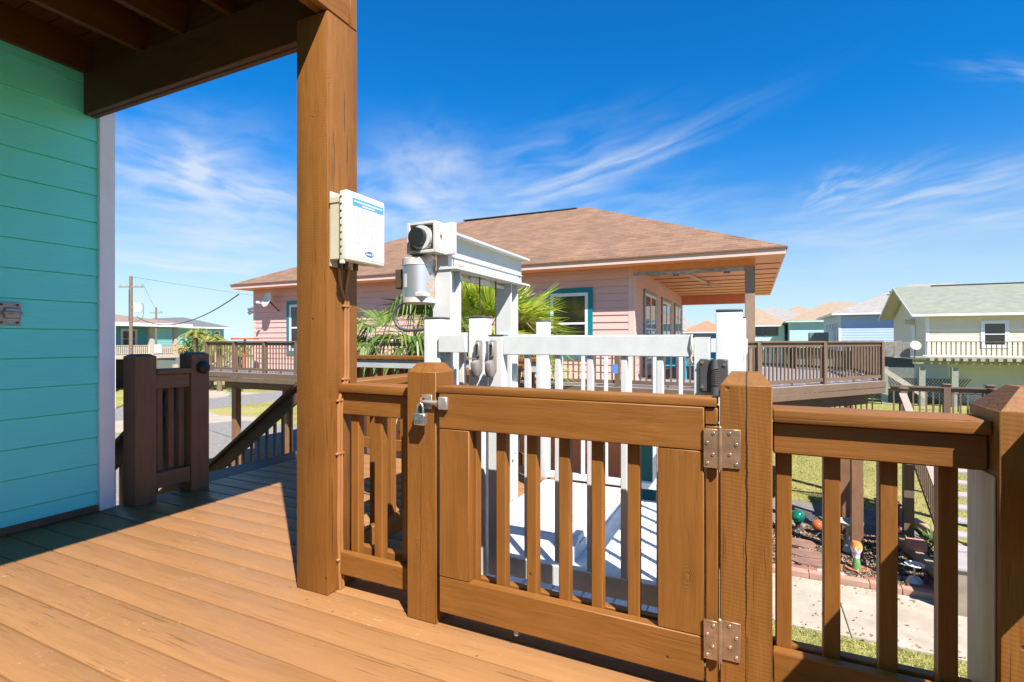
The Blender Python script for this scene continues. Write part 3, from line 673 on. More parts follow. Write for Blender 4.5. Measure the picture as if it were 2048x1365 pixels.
lg = MB(); lg.prism([(-1.5787, 1.832+.032*math.cos(2*math.pi*k/28), 1.523+.0135*math.sin(2*math.pi*k/28)) for k in range(28)], (.0004, 0, 0)); lo = lg.build("logo", plain("logo blue", (0.04, 0.14, 0.34), 0.5), cb)
def text_mesh(body, size, shear=0.25):
    cu = bpy.data.curves.new("logo_text", 'FONT'); cu.body = body; cu.size = size; cu.align_x = 'CENTER'; cu.align_y = 'CENTER'; cu.shear = shear; cu.extrude = .0002
    to = bpy.data.objects.new("logo_text", cu); me = bpy.data.meshes.new_from_object(to); bpy.data.objects.remove(to); return me
me = text_mesh("GeoLift", .018); me.materials.append(PAPER)
to = bpy.data.objects.new("logo_text", me); COL.objects.link(to); to.parent = lo
to.location = Vector((-1.578, 1.832, 1.523))-Vector(cb.location); to.rotation_euler = (rad(90), 0, rad(90))
CABLE = plain("brown painted cable", (0.34, 0.145, 0.045), 0.5); DARKC = plain("dark cable", (0.05, 0.045, 0.045), 0.45)
cc = thing("control_cables", (-1.70, 1.77, 0), "pair of brown cables clipped down the tall post from the control box", "cable")
def spline(pts, n=6):
    P_ = [Vector(p) for p in pts]; P_ = [P_[0]*2-P_[1]]+P_+[P_[-1]*2-P_[-2]]; out = []
    for i in range(1, len(P_)-2):
        a, b, c, d = P_[i-1:i+3]
        for k in range(n):
            t = k/n; out.append(0.5*((2*b)+(c-a)*t+(2*a-5*b+4*c-d)*t*t+(3*b-a-3*c+d)*t**3))
    out.append(P_[-2]); return out
path = [(1.765, 1.47), (1.772, 1.40), (1.79, 1.345), (1.806, 1.30), (1.806, 1.10), (1.806, .98), (1.795, .93), (1.768, .85), (1.764, .75), (1.766, .5), (1.764, .3), (1.768, .16), (1.775, .002)]
for dy, top in ((0, None), (.018, (1.83, 1.47))):
    pts = [(-1.699, y+dy, z) for y, z in path]
    if top: pts[0] = (-1.699, top[0], top[1]); pts[1] = (-1.699, 1.815, 1.40)
    MB().tube(spline(pts), .0078, 8).build("cable", CABLE, cc)
for z, y in ((1.29, 1.812), (.955, 1.808), (.86, 1.775), (.62, 1.771), (.14, 1.776)): MB().box(-1.704, -1.690, y-.024, y+.024, z-.005, z+.005, .002).build("clip", CABLE, cc)
for y in (1.735, 1.767, 1.832): MB().cyl((-1.66, y, 1.486), (-1.66, y, 1.455), .012, n=12).build("cable_gland", DARKC, cb)

# ------------------------------------------------------------------ lift
LW = plain("white powder coat", (0.63, 0.635, 0.63), 0.42, var=0.035, vscale=14, bump=0.12, bscale=220); LG = plain("grey aluminium", (0.62, 0.63, 0.63), 0.45, 0.0, var=0.06, vscale=20, bump=0.1, bscale=200)
LWD = plain("stained white enamel", (0.60, 0.57, 0.51), 0.5, var=0.16, vscale=18)
CAPB = plain("grey plastic cap", (0.07, 0.07, 0.075), 0.5)
lt = thing("lift_tower", (-1.56, 2.9, -0.6), "white steel lift tower with two columns, crossbeam and motor behind the gate", "lift")
def ibeam_col(y0, y1, x0=-1.63, x1=-1.512):
    m = MB(); m.box(x0, x1, y0, y0+.012, -.6, 1.526, .001); m.box(x0, x1, y1-.012, y1, -.6, 1.526, .001); m.box(x0+.002, x0+.08, y0+.012, y1-.012, -.6, 1.526); m.build("column", LW, lt)
ibeam_col(2.418, 2.53); ibeam_col(3.20, 3.315)
cbm = MB(); cbm.box(-1.60, -1.470, 2.41, 3.43, 1.712, 1.726, .001); cbm.box(-1.60, -1.470, 2.41, 3.43, 1.527, 1.541, .001); cbm.box(-1.60, -1.525, 2.412, 3.40, 1.541, 1.712); cbm.box(-1.525, -1.518, 2.412, 3.40, 1.60, 1.608); cbm.build("crossbeam", LW, lt)
for y, z in ((2.50, 1.565), (2.535, 1.562), (3.32, 1.56)): MB().cyl((-1.525, y, z), (-1.492, y, z), .009, n=8).build("bolt", LWD, lt)
gb = MB()   # open fronted gearbox housing
X0, X1, Y0, Y1, Z0, Z1 = -1.722, -1.535, 2.30, 2.408, 1.607, 1.776
gb.box(X0, X0+.02, Y0, Y1, Z0, Z1, .002); gb.box(X1-.016, X1, Y0, Y1, Z0, Z1, .002); gb.box(X0+.02, X1-.016, Y0, Y1, Z1-.014, Z1, .002); gb.box(X0+.02, X1-.016, Y0, Y1, Z0, Z0+.016, .002); gb.box(X0+.02, X1-.016, Y0+.05, Y1, Z0+.016, Z1-.014)
gx = gb.build("gearbox", LWD, lt)
MB().cyl((-1.632, 2.35, 1.693), (-1.632, 2.30, 1.693), .066, n=28).build("flange", LW, gx)
MB().cyl((-1.640, 2.31, 1.692), (-1.640, 2.268, 1.692), .05, n=28).build("shaft_cap", BLACK, gx)
for k in range(4): a = rad(45+90*k); MB().cyl((-1.632+.068*math.cos(a), 2.349, 1.693+.062*math.sin(a)), (-1.632+.068*math.cos(a), 2.318, 1.693+.062*math.sin(a)), .009, n=8).build("bolt", GALV, gx)
dh = MB()
for yy in (2.318, 2.392):
    for zz in (1.765, 1.75, 1.735, 1.72, 1.66, 1.645, 1.63): dh.cyl((X1-.001, yy, zz), (X1+.0012, yy, zz), .0028, n=6)
dh.build("rivet_holes", BLACK, gx)
MB().cyl((X1-.001, 2.355, 1.70), (X1+.002, 2.355, 1.70), .010, n=12).box(X1-.001, X1+.0016, 2.352, 2.358, 1.68, 1.715).build("rust_spot", RUST, gx)
MB().box(-1.534, -1.468, 2.380, 2.4085, 1.603, 1.776, .002).build("end_plate", LW, lt)
def motor_mat():
    m, t, b = newmat("rusty motor shell"); tcx = t.n('ShaderNodeTexCoord')
    nz = t.n('ShaderNodeTexNoise', i={'Vector': tcx.outputs['Object'], 'Scale': 11.0, 'Detail': 6.0, 'Roughness': 0.7})
    sp = t.n('ShaderNodeSeparateXYZ', i={0: tcx.outputs['Object']})
    side = t.mr(sp.outputs[0], -0.09, -0.055)
    f = t.mr(t.m('ADD', nz.outputs['Fac'], t.m('MULTIPLY', side, 0.30)), 0.74, 0.80)
    t.put(b.inputs['Base Color'], t.mix(f, (0.56, 0.57, 0.58), (0.42, 0.22, 0.10))); t.put(b.inputs['Metallic'], t.mr(f, 0, 1, 0.75, 0.1)); t.put(b.inputs['Roughness'], t.mr(f, 0, 1, 0.38, 0.8)); return m
MC = (-1.70, 2.385)
mo = MB().lathe((MC[0], MC[1], 0), [(0, 1.362), (.091, 1.362), (.091, 1.565), (.0, 1.565)], 32).build("motor", motor_mat(), lt)
MB().lathe((MC[0], MC[1], 0), [(0, 1.610), (.035, 1.610), (.05, 1.600), (.082, 1.594), (.0925, 1.588), (.0935, 1.550), (.091, 1.549)], 32).build("end_bell", LWD, mo)
MB().lathe((MC[0], MC[1], 0), [(0, 1.340), (.088, 1.340), (.094, 1.343), (.094, 1.368), (.091, 1.369)], 32).box(MC[0]+.035, MC[0]+.088, MC[1]-.088, MC[1]-.02, 1.372, 1.395, .003).build("end_bell", LWD, mo)
MB().cyl((-1.64, 2.36, 1.58), (-1.60, 2.365, 1.612), .03, n=14).build("flange_neck", LWD, mo)
MB().box(-1.835, -1.785, 2.34, 2.43, 1.425, 1.535, .006).build("conduit_box", plain("dark conduit box", (0.10, 0.06, 0.035), 0.5, var=0.3), mo)
np_ = MB(); 
for k in range(5):
    a0, a1 = rad(232+k*5.5), rad(232+(k+1)*5.5)
    np_.poly([(MC[0]+.0922*math.cos(a), MC[1]+.0922*math.sin(a), z) for a, z in ((a0, 1.425), (a1, 1.425), (a1, 1.50), (a0, 1.50))])
np_.build("name_plate", PAPER, mo)
MB().tube(spline([(-1.755, 2.345, 1.345), (-1.79, 2.33, 1.335), (-1.828, 2.33, 1.29), (-1.83, 2.335, 1.245), (-1.80, 2.34, 1.205), (-1.74, 2.345, 1.19), (-1.66, 2.35, 1.195), (-1.60, 2.36, 1.20)]), .009, 10).build("hose", plain("grey rubber hose", (0.10, 0.10, 0.115), 0.45), mo)
MB().tube(spline([(-1.76, 2.36, 1.335), (-1.755, 2.37, 1.29), (-1.735, 2.37, 1.25), (-1.71, 2.36, 1.21)]), .003, 6).build("wire", plain("pink wire", (0.45, 0.16, 0.26), 0.5), mo)
for yy in (2.475, 3.258):
    for zz in (.35, .62): MB().cyl((-1.512, yy, zz), (-1.497, yy, zz), .011, n=8).build('bolt', LWD, lt)
for yy in (2.46, 3.36): MB().box(-1.524, -1.5215, yy, yy+.006, 1.545, 1.598).build('rust_run', RUST, lt)
for (yy) in (2.80, 3.02): MB().cyl((-1.54, yy, -.3), (-1.54, yy, 1.528), .0045, n=8).build("hoist_cable", plain("greasy wire rope", (0.09, 0.08, 0.07), 0.5, 0.6), lt)
MB().box(-1.585, -1.56, 2.535, 3.195, 1.49, 1.51, .002).box(-1.588, -1.555, 2.72, 2.95, 1.488, 1.522, .002).build("tie_bar", LW, lt)
for x1, yy, xb in ((-1.40, 2.395, -1.512), (-1.30, 3.18, -1.50)):
    b_ = MB().box(-1.60, x1, yy, yy+.017, 1.075, 1.175, .002).build("bracket", LW, lt); MB().cyl((xb, yy, 1.155), (xb, yy-.04, 1.155), .009, n=10).build("bolt", LWD, b_)
def mpost(x, y, label, wd=.085, zt=1.232, z0=-.1):
    p = thing("metal_post", (x+wd/2, y+wd/2, z0), label, "post")
    MB().box(x, x+wd, y, y+wd, z0, zt, .004, seg=2).build("tube", LW, p); MB().box(x-.001, x+wd+.001, y-.001, y+wd+.001, zt+.0005, zt+.010, .003).build("end_cap", CAPB, p)
mpost(-1.398, 2.0, "white square metal post just behind the padlocked wooden gate post", .088)
mpost(-1.157, 2.0, "white square metal post carrying the grey magnetic latch", .078)
mpost(-0.122, 2.0, "white square metal post beside the black spring hinge", .088, 1.235)
mpost(-1.485, 3.58, "white rear corner post of the lift platform beside the fan palm", .088, 1.275, .1)
mpost(-0.128, 3.58, "white rear corner post of the lift platform behind the hinge post", .088, 1.275, -.03)
sp_ = thing("metal_railing", (-1.24, 2.02, 0), "short grey fixed panel between two white metal posts", "railing")
MB().box(-1.309, -1.168, 1.985, 2.035, 1.078, 1.157, .002).build("rail", LG, sp_)
balu(sp_, LG, [(-1.285, 2.045, .10, 0), (-1.215, 2.045, .10, 0)], .026, .026, 1.0); MB().box(-1.309, -1.158, 2.02, 2.05, .10, .19, .002).build("bottom_rail", LG, sp_)
lgx = thing("lift_gate", (-.6, 2.02, .1), "white and grey metal lift gate with square balusters behind the wooden gate", "gate")
MB().box(-.985, -.199, 2.0, 2.045, 1.070, 1.153, .003).build("top_rail", LG, lgx)
MB().box(-1.058, -.986, 2.0, 2.05, .10, 1.153, .003).build("end_post", LW, lgx); MB().box(-1.06, -.984, 1.998, 2.052, 1.1535, 1.158).build("end_cap", CAPB, lgx)
MB().box(-.198, -.142, 2.0, 2.05, .10, 1.148, .003).build("end_post", LW, lgx); MB().box(-.2, -.14, 1.998, 2.052, 1.1485, 1.153).build("end_cap", CAPB, lgx)
MB().box(-.985, -.199, 2.002, 2.044, .112, .195, .003).build("bottom_rail", LG, lgx)
balu(lgx, LW, [(xx, 2.022, .19, 0) for xx in (-.876, -.737, -.598, -.460, -.322)], .026, .026, .885)
MB().cyl((-1.15, 2.0, .06), (-.06, 2.0, .06), .03, n=14).build("toe_tube", LG, lgx)
LATCH = plain("grey latch plastic", (0.25, 0.22, 0.20), 0.45, var=0.15, vscale=30)
def latch(x, y, parent, nm):
    m = MB(); m.box(x-.017, x+.017, y-.018, y-.0005, .995, 1.135, .008, seg=2); m.box(x-.016, x+.016, y-.062, y-.016, .985, 1.055, .010, Matrix.Translation((x, y, 1.02)) @ Matrix.Rotation(rad(14), 4, 'X') @ Matrix.Translation((-x, -y, -1.02)), 2)
    m.box(x-.010, x+.010, y-.028, y-.016, 1.06, 1.125, .004)
    o = m.build(nm, LATCH, parent); k = MB(); k.cyl((x, y-.028, 1.11), (x, y-.031, 1.11), .006, n=10); k.box(x-.003, x+.003, y-.0305, y-.027, 1.07, 1.11); k.build("keyhole", BLACK, o); return o
latch(-1.028, 2.0, lgx, "latch")
mlp = thing("magnetic_latch", (-1.10, 2.0, 1.0), "grey magnetic gate latch on the white metal post", "latch")
latch(-1.098, 2.0, mlp, "latch_body"); MB().box(-1.15, -1.10, 1.965, 1.972, 1.05, 1.056).build("lever", GALV, mlp)
HB = plain("black hinge plastic", (0.075, 0.07, 0.07), 0.45, var=0.15)
shg = thing("spring_hinge", (-.13, 2.0, 1.0), "black spring hinge between the lift gate and its white post", "hinge")
MB().box(-.178, -.134, 1.988, 1.9995, .945, 1.065, .004).build("leaf", HB, shg); MB().box(-.119, -.080, 1.988, 1.9995, .945, 1.065, .004).build("leaf", HB, shg)
hc = MB(); hc.cyl((-.126, 1.985, .935), (-.126, 1.985, .965), .014, n=14); hc.cyl((-.126, 1.985, 1.03), (-.126, 1.985, 1.062), .014, .011, n=14); hc.cyl((-.126, 1.985, .965), (-.126, 1.985, 1.03), .009, n=12); hc.build("barrel", HB, shg)
co = MB(); co.tube([(-.126+.0125*math.cos(t*.7), 1.985+.0125*math.sin(t*.7), .966+t*.0008) for t in range(80)], .0022, 5); co.build("spring", plain("spring steel", (0.2, 0.18, 0.17), 0.4, 0.7), shg)
for x, z in ((-.168, 1.052), (-.168, .962), (-.092, 1.045), (-.088, .962)): MB().cyl((x, 1.988, z), (x, 1.984, z), .006, n=10).build("screw", plain("bright screw", (0.75, 0.68, 0.58), 0.3, 0.9), shg)
rp = MB(); rp.tube(spline([(-.205, 1.998, 1.155), (-.206, 1.992, 1.12), (-.201, 1.993, 1.09), (-.207, 1.992, 1.065), (-.203, 1.997, 1.05)]), .0035, 7)
tag(rp.build("rope", plain("beige rope", (0.6, 0.52, 0.42), 0.9), loc=(-.2, 2, 1.05)), "beige rope loop tied round the right end of the lift gate rail", "rope")
# platform
PLANK = wood("white composite planks", (0.66, 0.665, 0.68), 'Y', rough=0.6, cracks=0.1, grain=2.2)
lp = thing("lift_platform", (-.75, 2.9, 0), "white planked lift platform floor behind the gates", "platform")
pf = MB(); x = -1.40
while x < -.05: pf.box(x, min(x+.139, -.03), 2.055, 3.70, -.045, 0.0, .003); x += .1425
pf.build("floor", PLANK, lp)
pf = MB(); x = -1.40
while x < -.83: pf.box(x, min(x+.139, -.825), 2.58, 3.57, .062, .10, .003); x += .1425
pf.box(-1.40, -.825, 2.583, 3.568, .0005, .0605); pf.prism([(-1.40, 2.25, .001), (-1.40, 2.578, .001), (-1.40, 2.578, .098)], (.575, 0, 0)); pf.build("step", PLANK, lp)
MB().box(-1.40, -.03, 3.60, 3.645, 1.055, 1.145, .003).build("rear_rail", LG, lp); MB().box(-1.40, -.03, 3.60, 3.645, .105, .15, .003).build("rear_bottom_rail", LG, lp)
balu(lp, LW, [(-1.30+.1715*k, 3.622, .14, 0) for k in range(8)], .026, .026, .92)
MB().box(-.085, -.03, 2.12, 3.55, 1.055, 1.145, .003).build("side_rail", LG, lp)
balu(lp, LW, [(-.06, 2.2+.172*k, .0, 0) for k in range(8)], .026, .026, 1.06)
MB().box(-.905, -.865, 3.60-.003, 3.60, .90, .965).build("sticker", plain("blue sticker", (0.12, 0.25, 0.62), 0.4), lp)

# ------------------------------------------------------------------ house kit
def roof_hip(x0, x1, y0, y1, z, zr, axis='X', rx0=None, rx1=None):
    m = MB()
    if axis == 'X' and rx0 is None and (x1-x0) < (y1-y0): axis = 'Y'
    if axis == 'X':
        ym = (y0+y1)/2; a = rx0 if rx0 is not None else x0+(y1-y0)/2; b = rx1 if rx1 is not None else x1-(y1-y0)/2
        A, B, C, D = Vector((x0, y0, z)), Vector((x1, y0, z)), Vector((x1, y1, z)), Vector((x0, y1, z)); R0, R1 = Vector((a, ym, zr)), Vector((b, ym, zr))
        sl = math.hypot(ym-y0, zr-z); f = sl/(zr-z)
        m.polyuv([A, B, R1, R0], (1, 0, 0), (0, 0, f)); m.polyuv([C, D, R0, R1], (-1, 0, 0), (0, 0, f))
        f1 = math.hypot(x1-b, zr-z)/(zr-z); f0 = math.hypot(a-x0, zr-z)/(zr-z)
        m.polyuv([B, C, R1], (0, 1, 0), (0, 0, f1)); m.polyuv([D, A, R0], (0, -1, 0), (0, 0, f0))
    else:
        xm = (x0+x1)/2; a = rx0 if rx0 is not None else y0+(x1-x0)/2; b = rx1 if rx1 is not None else y1-(x1-x0)/2
        A, B, C, D = Vector((x0, y0, z)), Vector((x1, y0, z)), Vector((x1, y1, z)), Vector((x0, y1, z)); R0, R1 = Vector((xm, a, zr)), Vector((xm, b, zr))
        f = math.hypot(xm-x0, zr-z)/(zr-z)
        m.polyuv([B, C, R1, R0], (0, 1, 0), (0, 0, f)); m.polyuv([D, A, R0, R1], (0, -1, 0), (0, 0, f))
        m.polyuv([A, B, R0], (1, 0, 0), (0, 0, math.hypot(a-y0, zr-z)/(zr-z))); m.polyuv([C, D, R1], (-1, 0, 0), (0, 0, math.hypot(y1-b, zr-z)/(zr-z)))
    return m
def window(parent, o, d, wd, z0, z1, frame, sash, pane, tw=.10, sw=.05, mullion=True, name="window", cols=1):
    """o: (x,y) of left end on the wall, d: unit direction along the wall, outward = right of d"""
    d = Vector((d[0], d[1], 0)); n = Vector((d.y, -d.x, 0)); O = Vector((o[0], o[1], 0))
    M = Matrix(((d.x, n.x, 0, O.x), (d.y, n.y, 0, O.y), (0, 0, 1, 0), (0, 0, 0, 1)))
    m = MB()
    m.box(-tw, wd+tw, .002, .035, z1, z1+tw, .002, M); m.box(-tw, 0, .002, .035, z0-tw, z1, 0, M); m.box(wd, wd+tw, .002, .035, z0-tw, z1, 0, M); m.box(0, wd, .002, .035, z0-tw, z0, 0, M)
    f = m.build(name, frame, parent)
    m = MB(); m.box(0, sw, .003, .028, z0, z1, 0, M); m.box(wd-sw, wd, .003, .028, z0, z1, 0, M); m.box(sw, wd-sw, .003, .028, z1-sw, z1, 0, M); m.box(sw, wd-sw, .003, .028, z0, z0+sw, 0, M)
    zm = (z0+z1)/2
    if mullion: m.box(sw, wd-sw, .003, .025, zm-.025, zm+.025, 0, M)
    for k in range(1, cols): xc = wd*k/cols; m.box(xc-.045, xc+.045, .0035, .027, z0+sw, z1-sw, 0, M)
    m.build("sash", sash, f)
    MB().box(sw, wd-sw, .004, .012, z0+sw, z1-sw, 0, M).build("pane", pane, f)
    return f
def fascia(x0, x1, y0, y1, z0, z1, t=.03):
    m = MB(); m.box(x0, x1, y0, y0+t, z0, z1); m.box(x0, x1, y1-t, y1, z0, z1); m.box(x0, x0+t, y0+t, y1-t, z0, z1); m.box(x1-t, x1, y0+t, y1-t, z0, z1); return m
GLASSD = glass("dark window glass", (0.012, 0.011, 0.012), 0.12); GLASSB = glass("reflecting glass", (0.10, 0.11, 0.12), 0.04)
WHITEP = plain("bright white paint", (0.82, 0.83, 0.86), 0.5, var=0.03)
# ------------------------------------------------------------------ pink house next door
DZ = 0.18
PINK = siding("pink lap siding", (0.74, 0.44, 0.385), 0.55, 0.04); PINKT = plain("pink trim", (0.76, 0.50, 0.42), 0.55, var=0.03); PEACH = plain("peach soffit bounce glow", (0.92, 0.37, 0.16), 0.55, var=0.05); CORAL = plain("coral beam and shaded pink", (0.75, 0.24, 0.12), 0.55, var=0.06)
TEALT = plain("dark teal trim", (0.0, 0.20, 0.24), 0.4, var=0.05); GREYT = plain("grey green trim", (0.27, 0.33, 0.31), 0.5)
ROOFT = shingle("tan shingles", (0.275, 0.152, 0.088), (0.20, 0.110, 0.064), (0.10, 0.06, 0.042), 0.30, 0.15)
ph = thing("pink_house", (-8, 17, GZ), "pink lap sided house on stilts with tan hipped shingle roof and teal window trim", "house")
HX0, HX1, HY0, HY1, PX = -16.1, -2.63, 12.6, 22.1, 0.05
m = MB(); lap(m, (HX0, HY0), (HX1-.14, HY0), DZ, 2.94, .178, DZ, .020, True); m.build("front_wall", PINK, ph)
m = MB(); lap(m, (HX1, HY0+.14), (HX1, HY1), DZ, 2.94, .178, DZ); m.build("porch_wall", PINK, ph)
MB().box(HX0, HX1-.012, HY0+.012, HY1, DZ-.3, 2.94).build("wall_core", PINKT, ph)
MB().box(HX1-.139, HX1+.016, HY0-.016, HY0+.139, DZ, 2.94, .004).build("corner_board", PINKT, ph)
MB().box(HX0-.016, HX0+.09, HY0-.016, HY0+.09, DZ, 2.94, .004).build("corner_board", PINKT, ph)
roof_hip(-16.55, 0.64, 12.0, 22.6, 3.10, 5.80, 'X', -10.2, -5.2).build("roof", ROOFT, ph)
MB().bar((-10.2, 17.3, 5.83), (-5.6, 17.3, 5.80), .2, .025).build("ridge_vent", plain("dark ridge vent", (0.05, 0.05, 0.055), 0.8), ph)
MB().box(-16.55, .64, 11.985, 12.02, 3.065, 3.10).box(.62, .655, 12.02, 22.6, 3.065, 3.10).build("drip_edge", plain("brown drip edge", (0.22, 0.10, 0.05), 0.5), ph)
fascia(-16.53, .62, 12.02, 22.58, 2.945, 3.064).build("fascia", PINKT, ph)
MB().box(-16.5, .59, 12.05, 22.55, 2.942, 2.96).build("soffit", PEACH, ph)  # warm bounced glow of the porch ceiling is put into this peach colour
bt = MB()
for k in range(9): bt.box(HX1+.02, .58, 13.3+k*1.02, 13.34+k*1.02, 2.925, 2.9415)
bt.build("ceiling_battens", plain("ceiling groove", (0.30, 0.12, 0.07), 0.7), ph)
MB().box(HX1+.02, PX, 12.50, 12.62, 2.78, 2.941).build("porch_beam", PEACH, ph); MB().box(HX1+.02, PX, 21.9, 22.05, 2.60, 2.94).build("porch_beam", CORAL, ph)
sb = MB(); sb.box(HX1+.02, -.16, 12.44, 12.498, 2.70, 2.775); sb.build("shutter_box", plain("weathered grey aluminium", (0.40, 0.38, 0.34), 0.55, 0.3, var=0.3, vscale=8), ph)
for xx in (-1.7, -.6): MB().box(xx, xx+.14, 12.46, 12.5, 2.655, 2.699).build("shutter_bracket", plain("weathered bracket", (0.2, 0.17, 0.15), 0.6), ph)
MB().bar((-1.6, 14.2, 2.90), (-1.15, 17.6, 2.90), .11, .03).build("ceiling_batten", PINKT, ph)
fn = MB(); fn.cyl((-1.2, 16.6, 2.94), (-1.2, 16.6, 2.8), .05, n=12); fn.box(-1.55, -.85, 16.54, 16.66, 2.79, 2.81); fn.build("ceiling_fan", PINKT, ph)
WPST = wood("weathered porch post", (0.34, 0.23, 0.165), 'Z', cracks=0.8)
pq = MB().box(-.155, .045, 12.42, 12.62, DZ, 2.779, .004).build("porch_post", WPST, ph); MB().box(-.160, -.1555, 12.418, 12.622, DZ, 2.778).build("teal_board", TEALT, pq)
for x0 in (-14.3, -8.0, -4.80): window(ph, (x0, HY0-.02), (1, 0), 1.02, .80, 2.36, TEALT, WHITEP, GLASSD, tw=.12, sw=.08)
window(ph, (HX1+.014, 13.85), (0, 1), 1.75, .5, 2.42, GREYT, WHITEP, GLASSB, tw=.10, sw=.07, cols=2)
window(ph, (HX1+.014, 16.75), (0, 1), 1.85, DZ, 2.42, GREYT, WHITEP, GLASSB, tw=.10, sw=.09, mullion=False, name="door", cols=2)
window(ph, (HX1+.014, 19.7), (0, 1), 1.75, .5, 2.42, GREYT, WHITEP, GLASSB, tw=.10, sw=.07, cols=2)
MB().box(-13, -2.0, 13.9, 14.05, GZ, -.12).build("lower_wall", CORAL, ph); MB().box(-2.78, -2.36, 13.8, 13.89, GZ+.1, -.9).build("lower_door", TEALT, ph)  # coral on the lower wall is pink siding with its shade painted in
stl = local("stilt", MB().box(-.12, .12, -.12, .12, 0, -GZ-.12), WDARK, ph); repeat(ph, stl, [(x, y, GZ, 0) for x in (-15.9, -12, -8, -4) for y in (15, 18.5, 21.9)])
# deck of the pink house
WGRY = wood("grey brown deck timber", (0.165, 0.110, 0.074), 'X', cracks=0.2); WGRYZ = wood("grey brown deck timber upright", (0.165, 0.110, 0.074), 'Z', cracks=0.2)
WLAV = wood("pale grey deck planks", (0.40, 0.36, 0.36), 'X', cracks=0.3)
pd = thing("house_deck", (-6, 11.5, GZ), "raised grey brown timber deck in front of the pink house with an angled corner", "deck")
DA, DB0, DB, DC, DD = (-16.2, 10.5), (-.5, 10.5), (2.86, 14.9), (2.86, 18.6), (-.3, 22.1)
MB().prism([(-16.2, 10.5, DZ-.04), (-.5, 10.5, DZ-.04), (2.86, 14.9, DZ-.04), (2.86, 18.6, DZ-.04), (-.3, 22.1, DZ-.04), (-2.62, 22.1, DZ-.04), (-2.62, 12.59, DZ-.04), (-16.2, 12.59, DZ-.04)], (0, 0, .04)).build("deck_floor", WLAV, pd)
gaps = MB(); y = 10.65
while y < 20:
    xr = -.5+(y-10.5)*3.36/4.4 if y < 14.9 else 2.85
    gaps.box(-16.2 if y < 12.55 else -2.6, min(xr, 2.85)-.03, y-.004, y+.004, DZ+.0005, DZ+.002); y += .143
gaps.build("plank_gaps", plain("plank gap", (0.03, 0.028, 0.028), 0.9), pd)
def rim(P, Q, z0, z1, t, name, mat):
    MB().bar((P[0], P[1], (z0+z1)/2), (Q[0], Q[1], (z0+z1)/2), t, z1-z0, .004).build(name, mat, pd)
for P, Q in ((DA, DB0), (DB0, DB), (DB, DC), (DC, DD), ((-16.2, 12.6), DA)):
    rim(P, Q, DZ-.155, DZ-.005, .05, "fascia_board", WGRY); rim(P, Q, DZ-.29, DZ-.165, .035, "rim_joist", WGRY)
for yy in (11.2,): MB().box(-15.7, -.2, yy, yy+.1, -.40, -.115).build("beam", WDARKX, pd)
MB().bar((-.1, 11.8, -.26), (2.5, 15.0, -.26), .1, .28).build("beam", WDARKX, pd)
spx = local("support_post", MB().box(-.1, .1, -.1, .1, 0, -GZ-.39, .004), WDARK, pd)
repeat(pd, spx, [(x, 11.25, GZ, 0) for x in (-15.2, -12.9, -9.6, -6.4, -3.2)]+[(1.9, 12.35, GZ, 0), (1.88, 13.75, GZ, 0), (2.5, 17.5, GZ, 0), (-.2, 11.6, GZ, 0)])
# its railings: sections between posts
def ordn(i): return ("first", "second", "third", "fourth", "fifth", "sixth", "seventh", "eighth", "ninth", "tenth", "eleventh", "twelfth", "thirteenth", "fourteenth", "fifteenth", "sixteenth")[i]
BAL = None
def section(P, Q, label, z=DZ, hgt=.95, cap=True, pitch=.118, mats=None, group=None, bw=.034, bt=.02):
    global BAL
    m1 = mats or (WGRY, WGRYZ)
    P, Q = Vector(P), Vector(Q); d = Q-P; L = d.length; u = d/L; a = math.atan2(d.y, d.x)
    t = thing("deck_railing", ((P.x+Q.x)/2, (P.y+Q.y)/2, z), label, "railing", group)
    MB().bar((P.x, P.y, z+hgt-.018), (Q.x, Q.y, z+hgt-.018), .13, .036, .003).build("cap_rail", m1[0], t)
    MB().bar((P.x, P.y, z+hgt-.085), (Q.x, Q.y, z+hgt-.085), .036, .09, .003).build("top_rail", m1[0], t)
    MB().bar((P.x, P.y, z+.10), (Q.x, Q.y, z+.10), .036, .075, .003).build("bottom_rail", m1[0], t)
    MB().box((P.x+Q.x)/2-.02, (P.x+Q.x)/2+.02, (P.y+Q.y)/2-.02, (P.y+Q.y)/2+.02, z, z+.062).build("foot_block", m1[0], t)
    n = max(2, int(L/pitch)); pl = [(P.x+u.x*L*(k+.5)/n, P.y+u.y*L*(k+.5)/n, z+.138, a) for k in range(n)]
    key = (m1[1].name, round(hgt, 2), bw)
    if BAL is None or key not in BAL:
        BAL = BAL or {}; o = local("baluster", MB().box(-bw/2, bw/2, -bt/2, bt/2, 0, hgt-.268), m1[1], t); BAL[key] = o; repeat(t, o, pl)
    else:
        o = BAL[key].copy(); COL.objects.link(o); o.parent = t; repeat(t, o, pl)
def rpost(x, y, label, a=0.0, z=DZ, h=.94, s=.10, mat=None, group=None, cap=None):
    o = MB().box(-s/2, s/2, -s/2, s/2, 0, h, .004).build("railing_post", mat or WGRYZ); o.location = (x, y, z); o.rotation_euler = (0, 0, a)
    tag(o, label, "post", group)
px = [-15.65+1.31*k for k in range(11)]+[-.52]
for i, x in enumerate(px):
    rpost(x, 10.56, f"{ordn(i)} post from the street end of the brown railing along the pink house deck", group="posts of the deck railing at the pink house")
    if i: section((px[i-1]+.05, 10.56), (x-.05, 10.56), f"{ordn(i-1)} section from the street end of the brown railing along the pink house deck", group="railing sections at the pink house")
dv = Vector((3.36, 4.4)).normalized(); n2 = Vector((-dv.y, dv.x)); aa = math.atan2(dv.y, dv.x)
def ang(t): p = Vector(DB0)+dv*t+n2*.06; return (p.x, p.y)
ts = [0.0, 1.04, 3.22, 5.5]
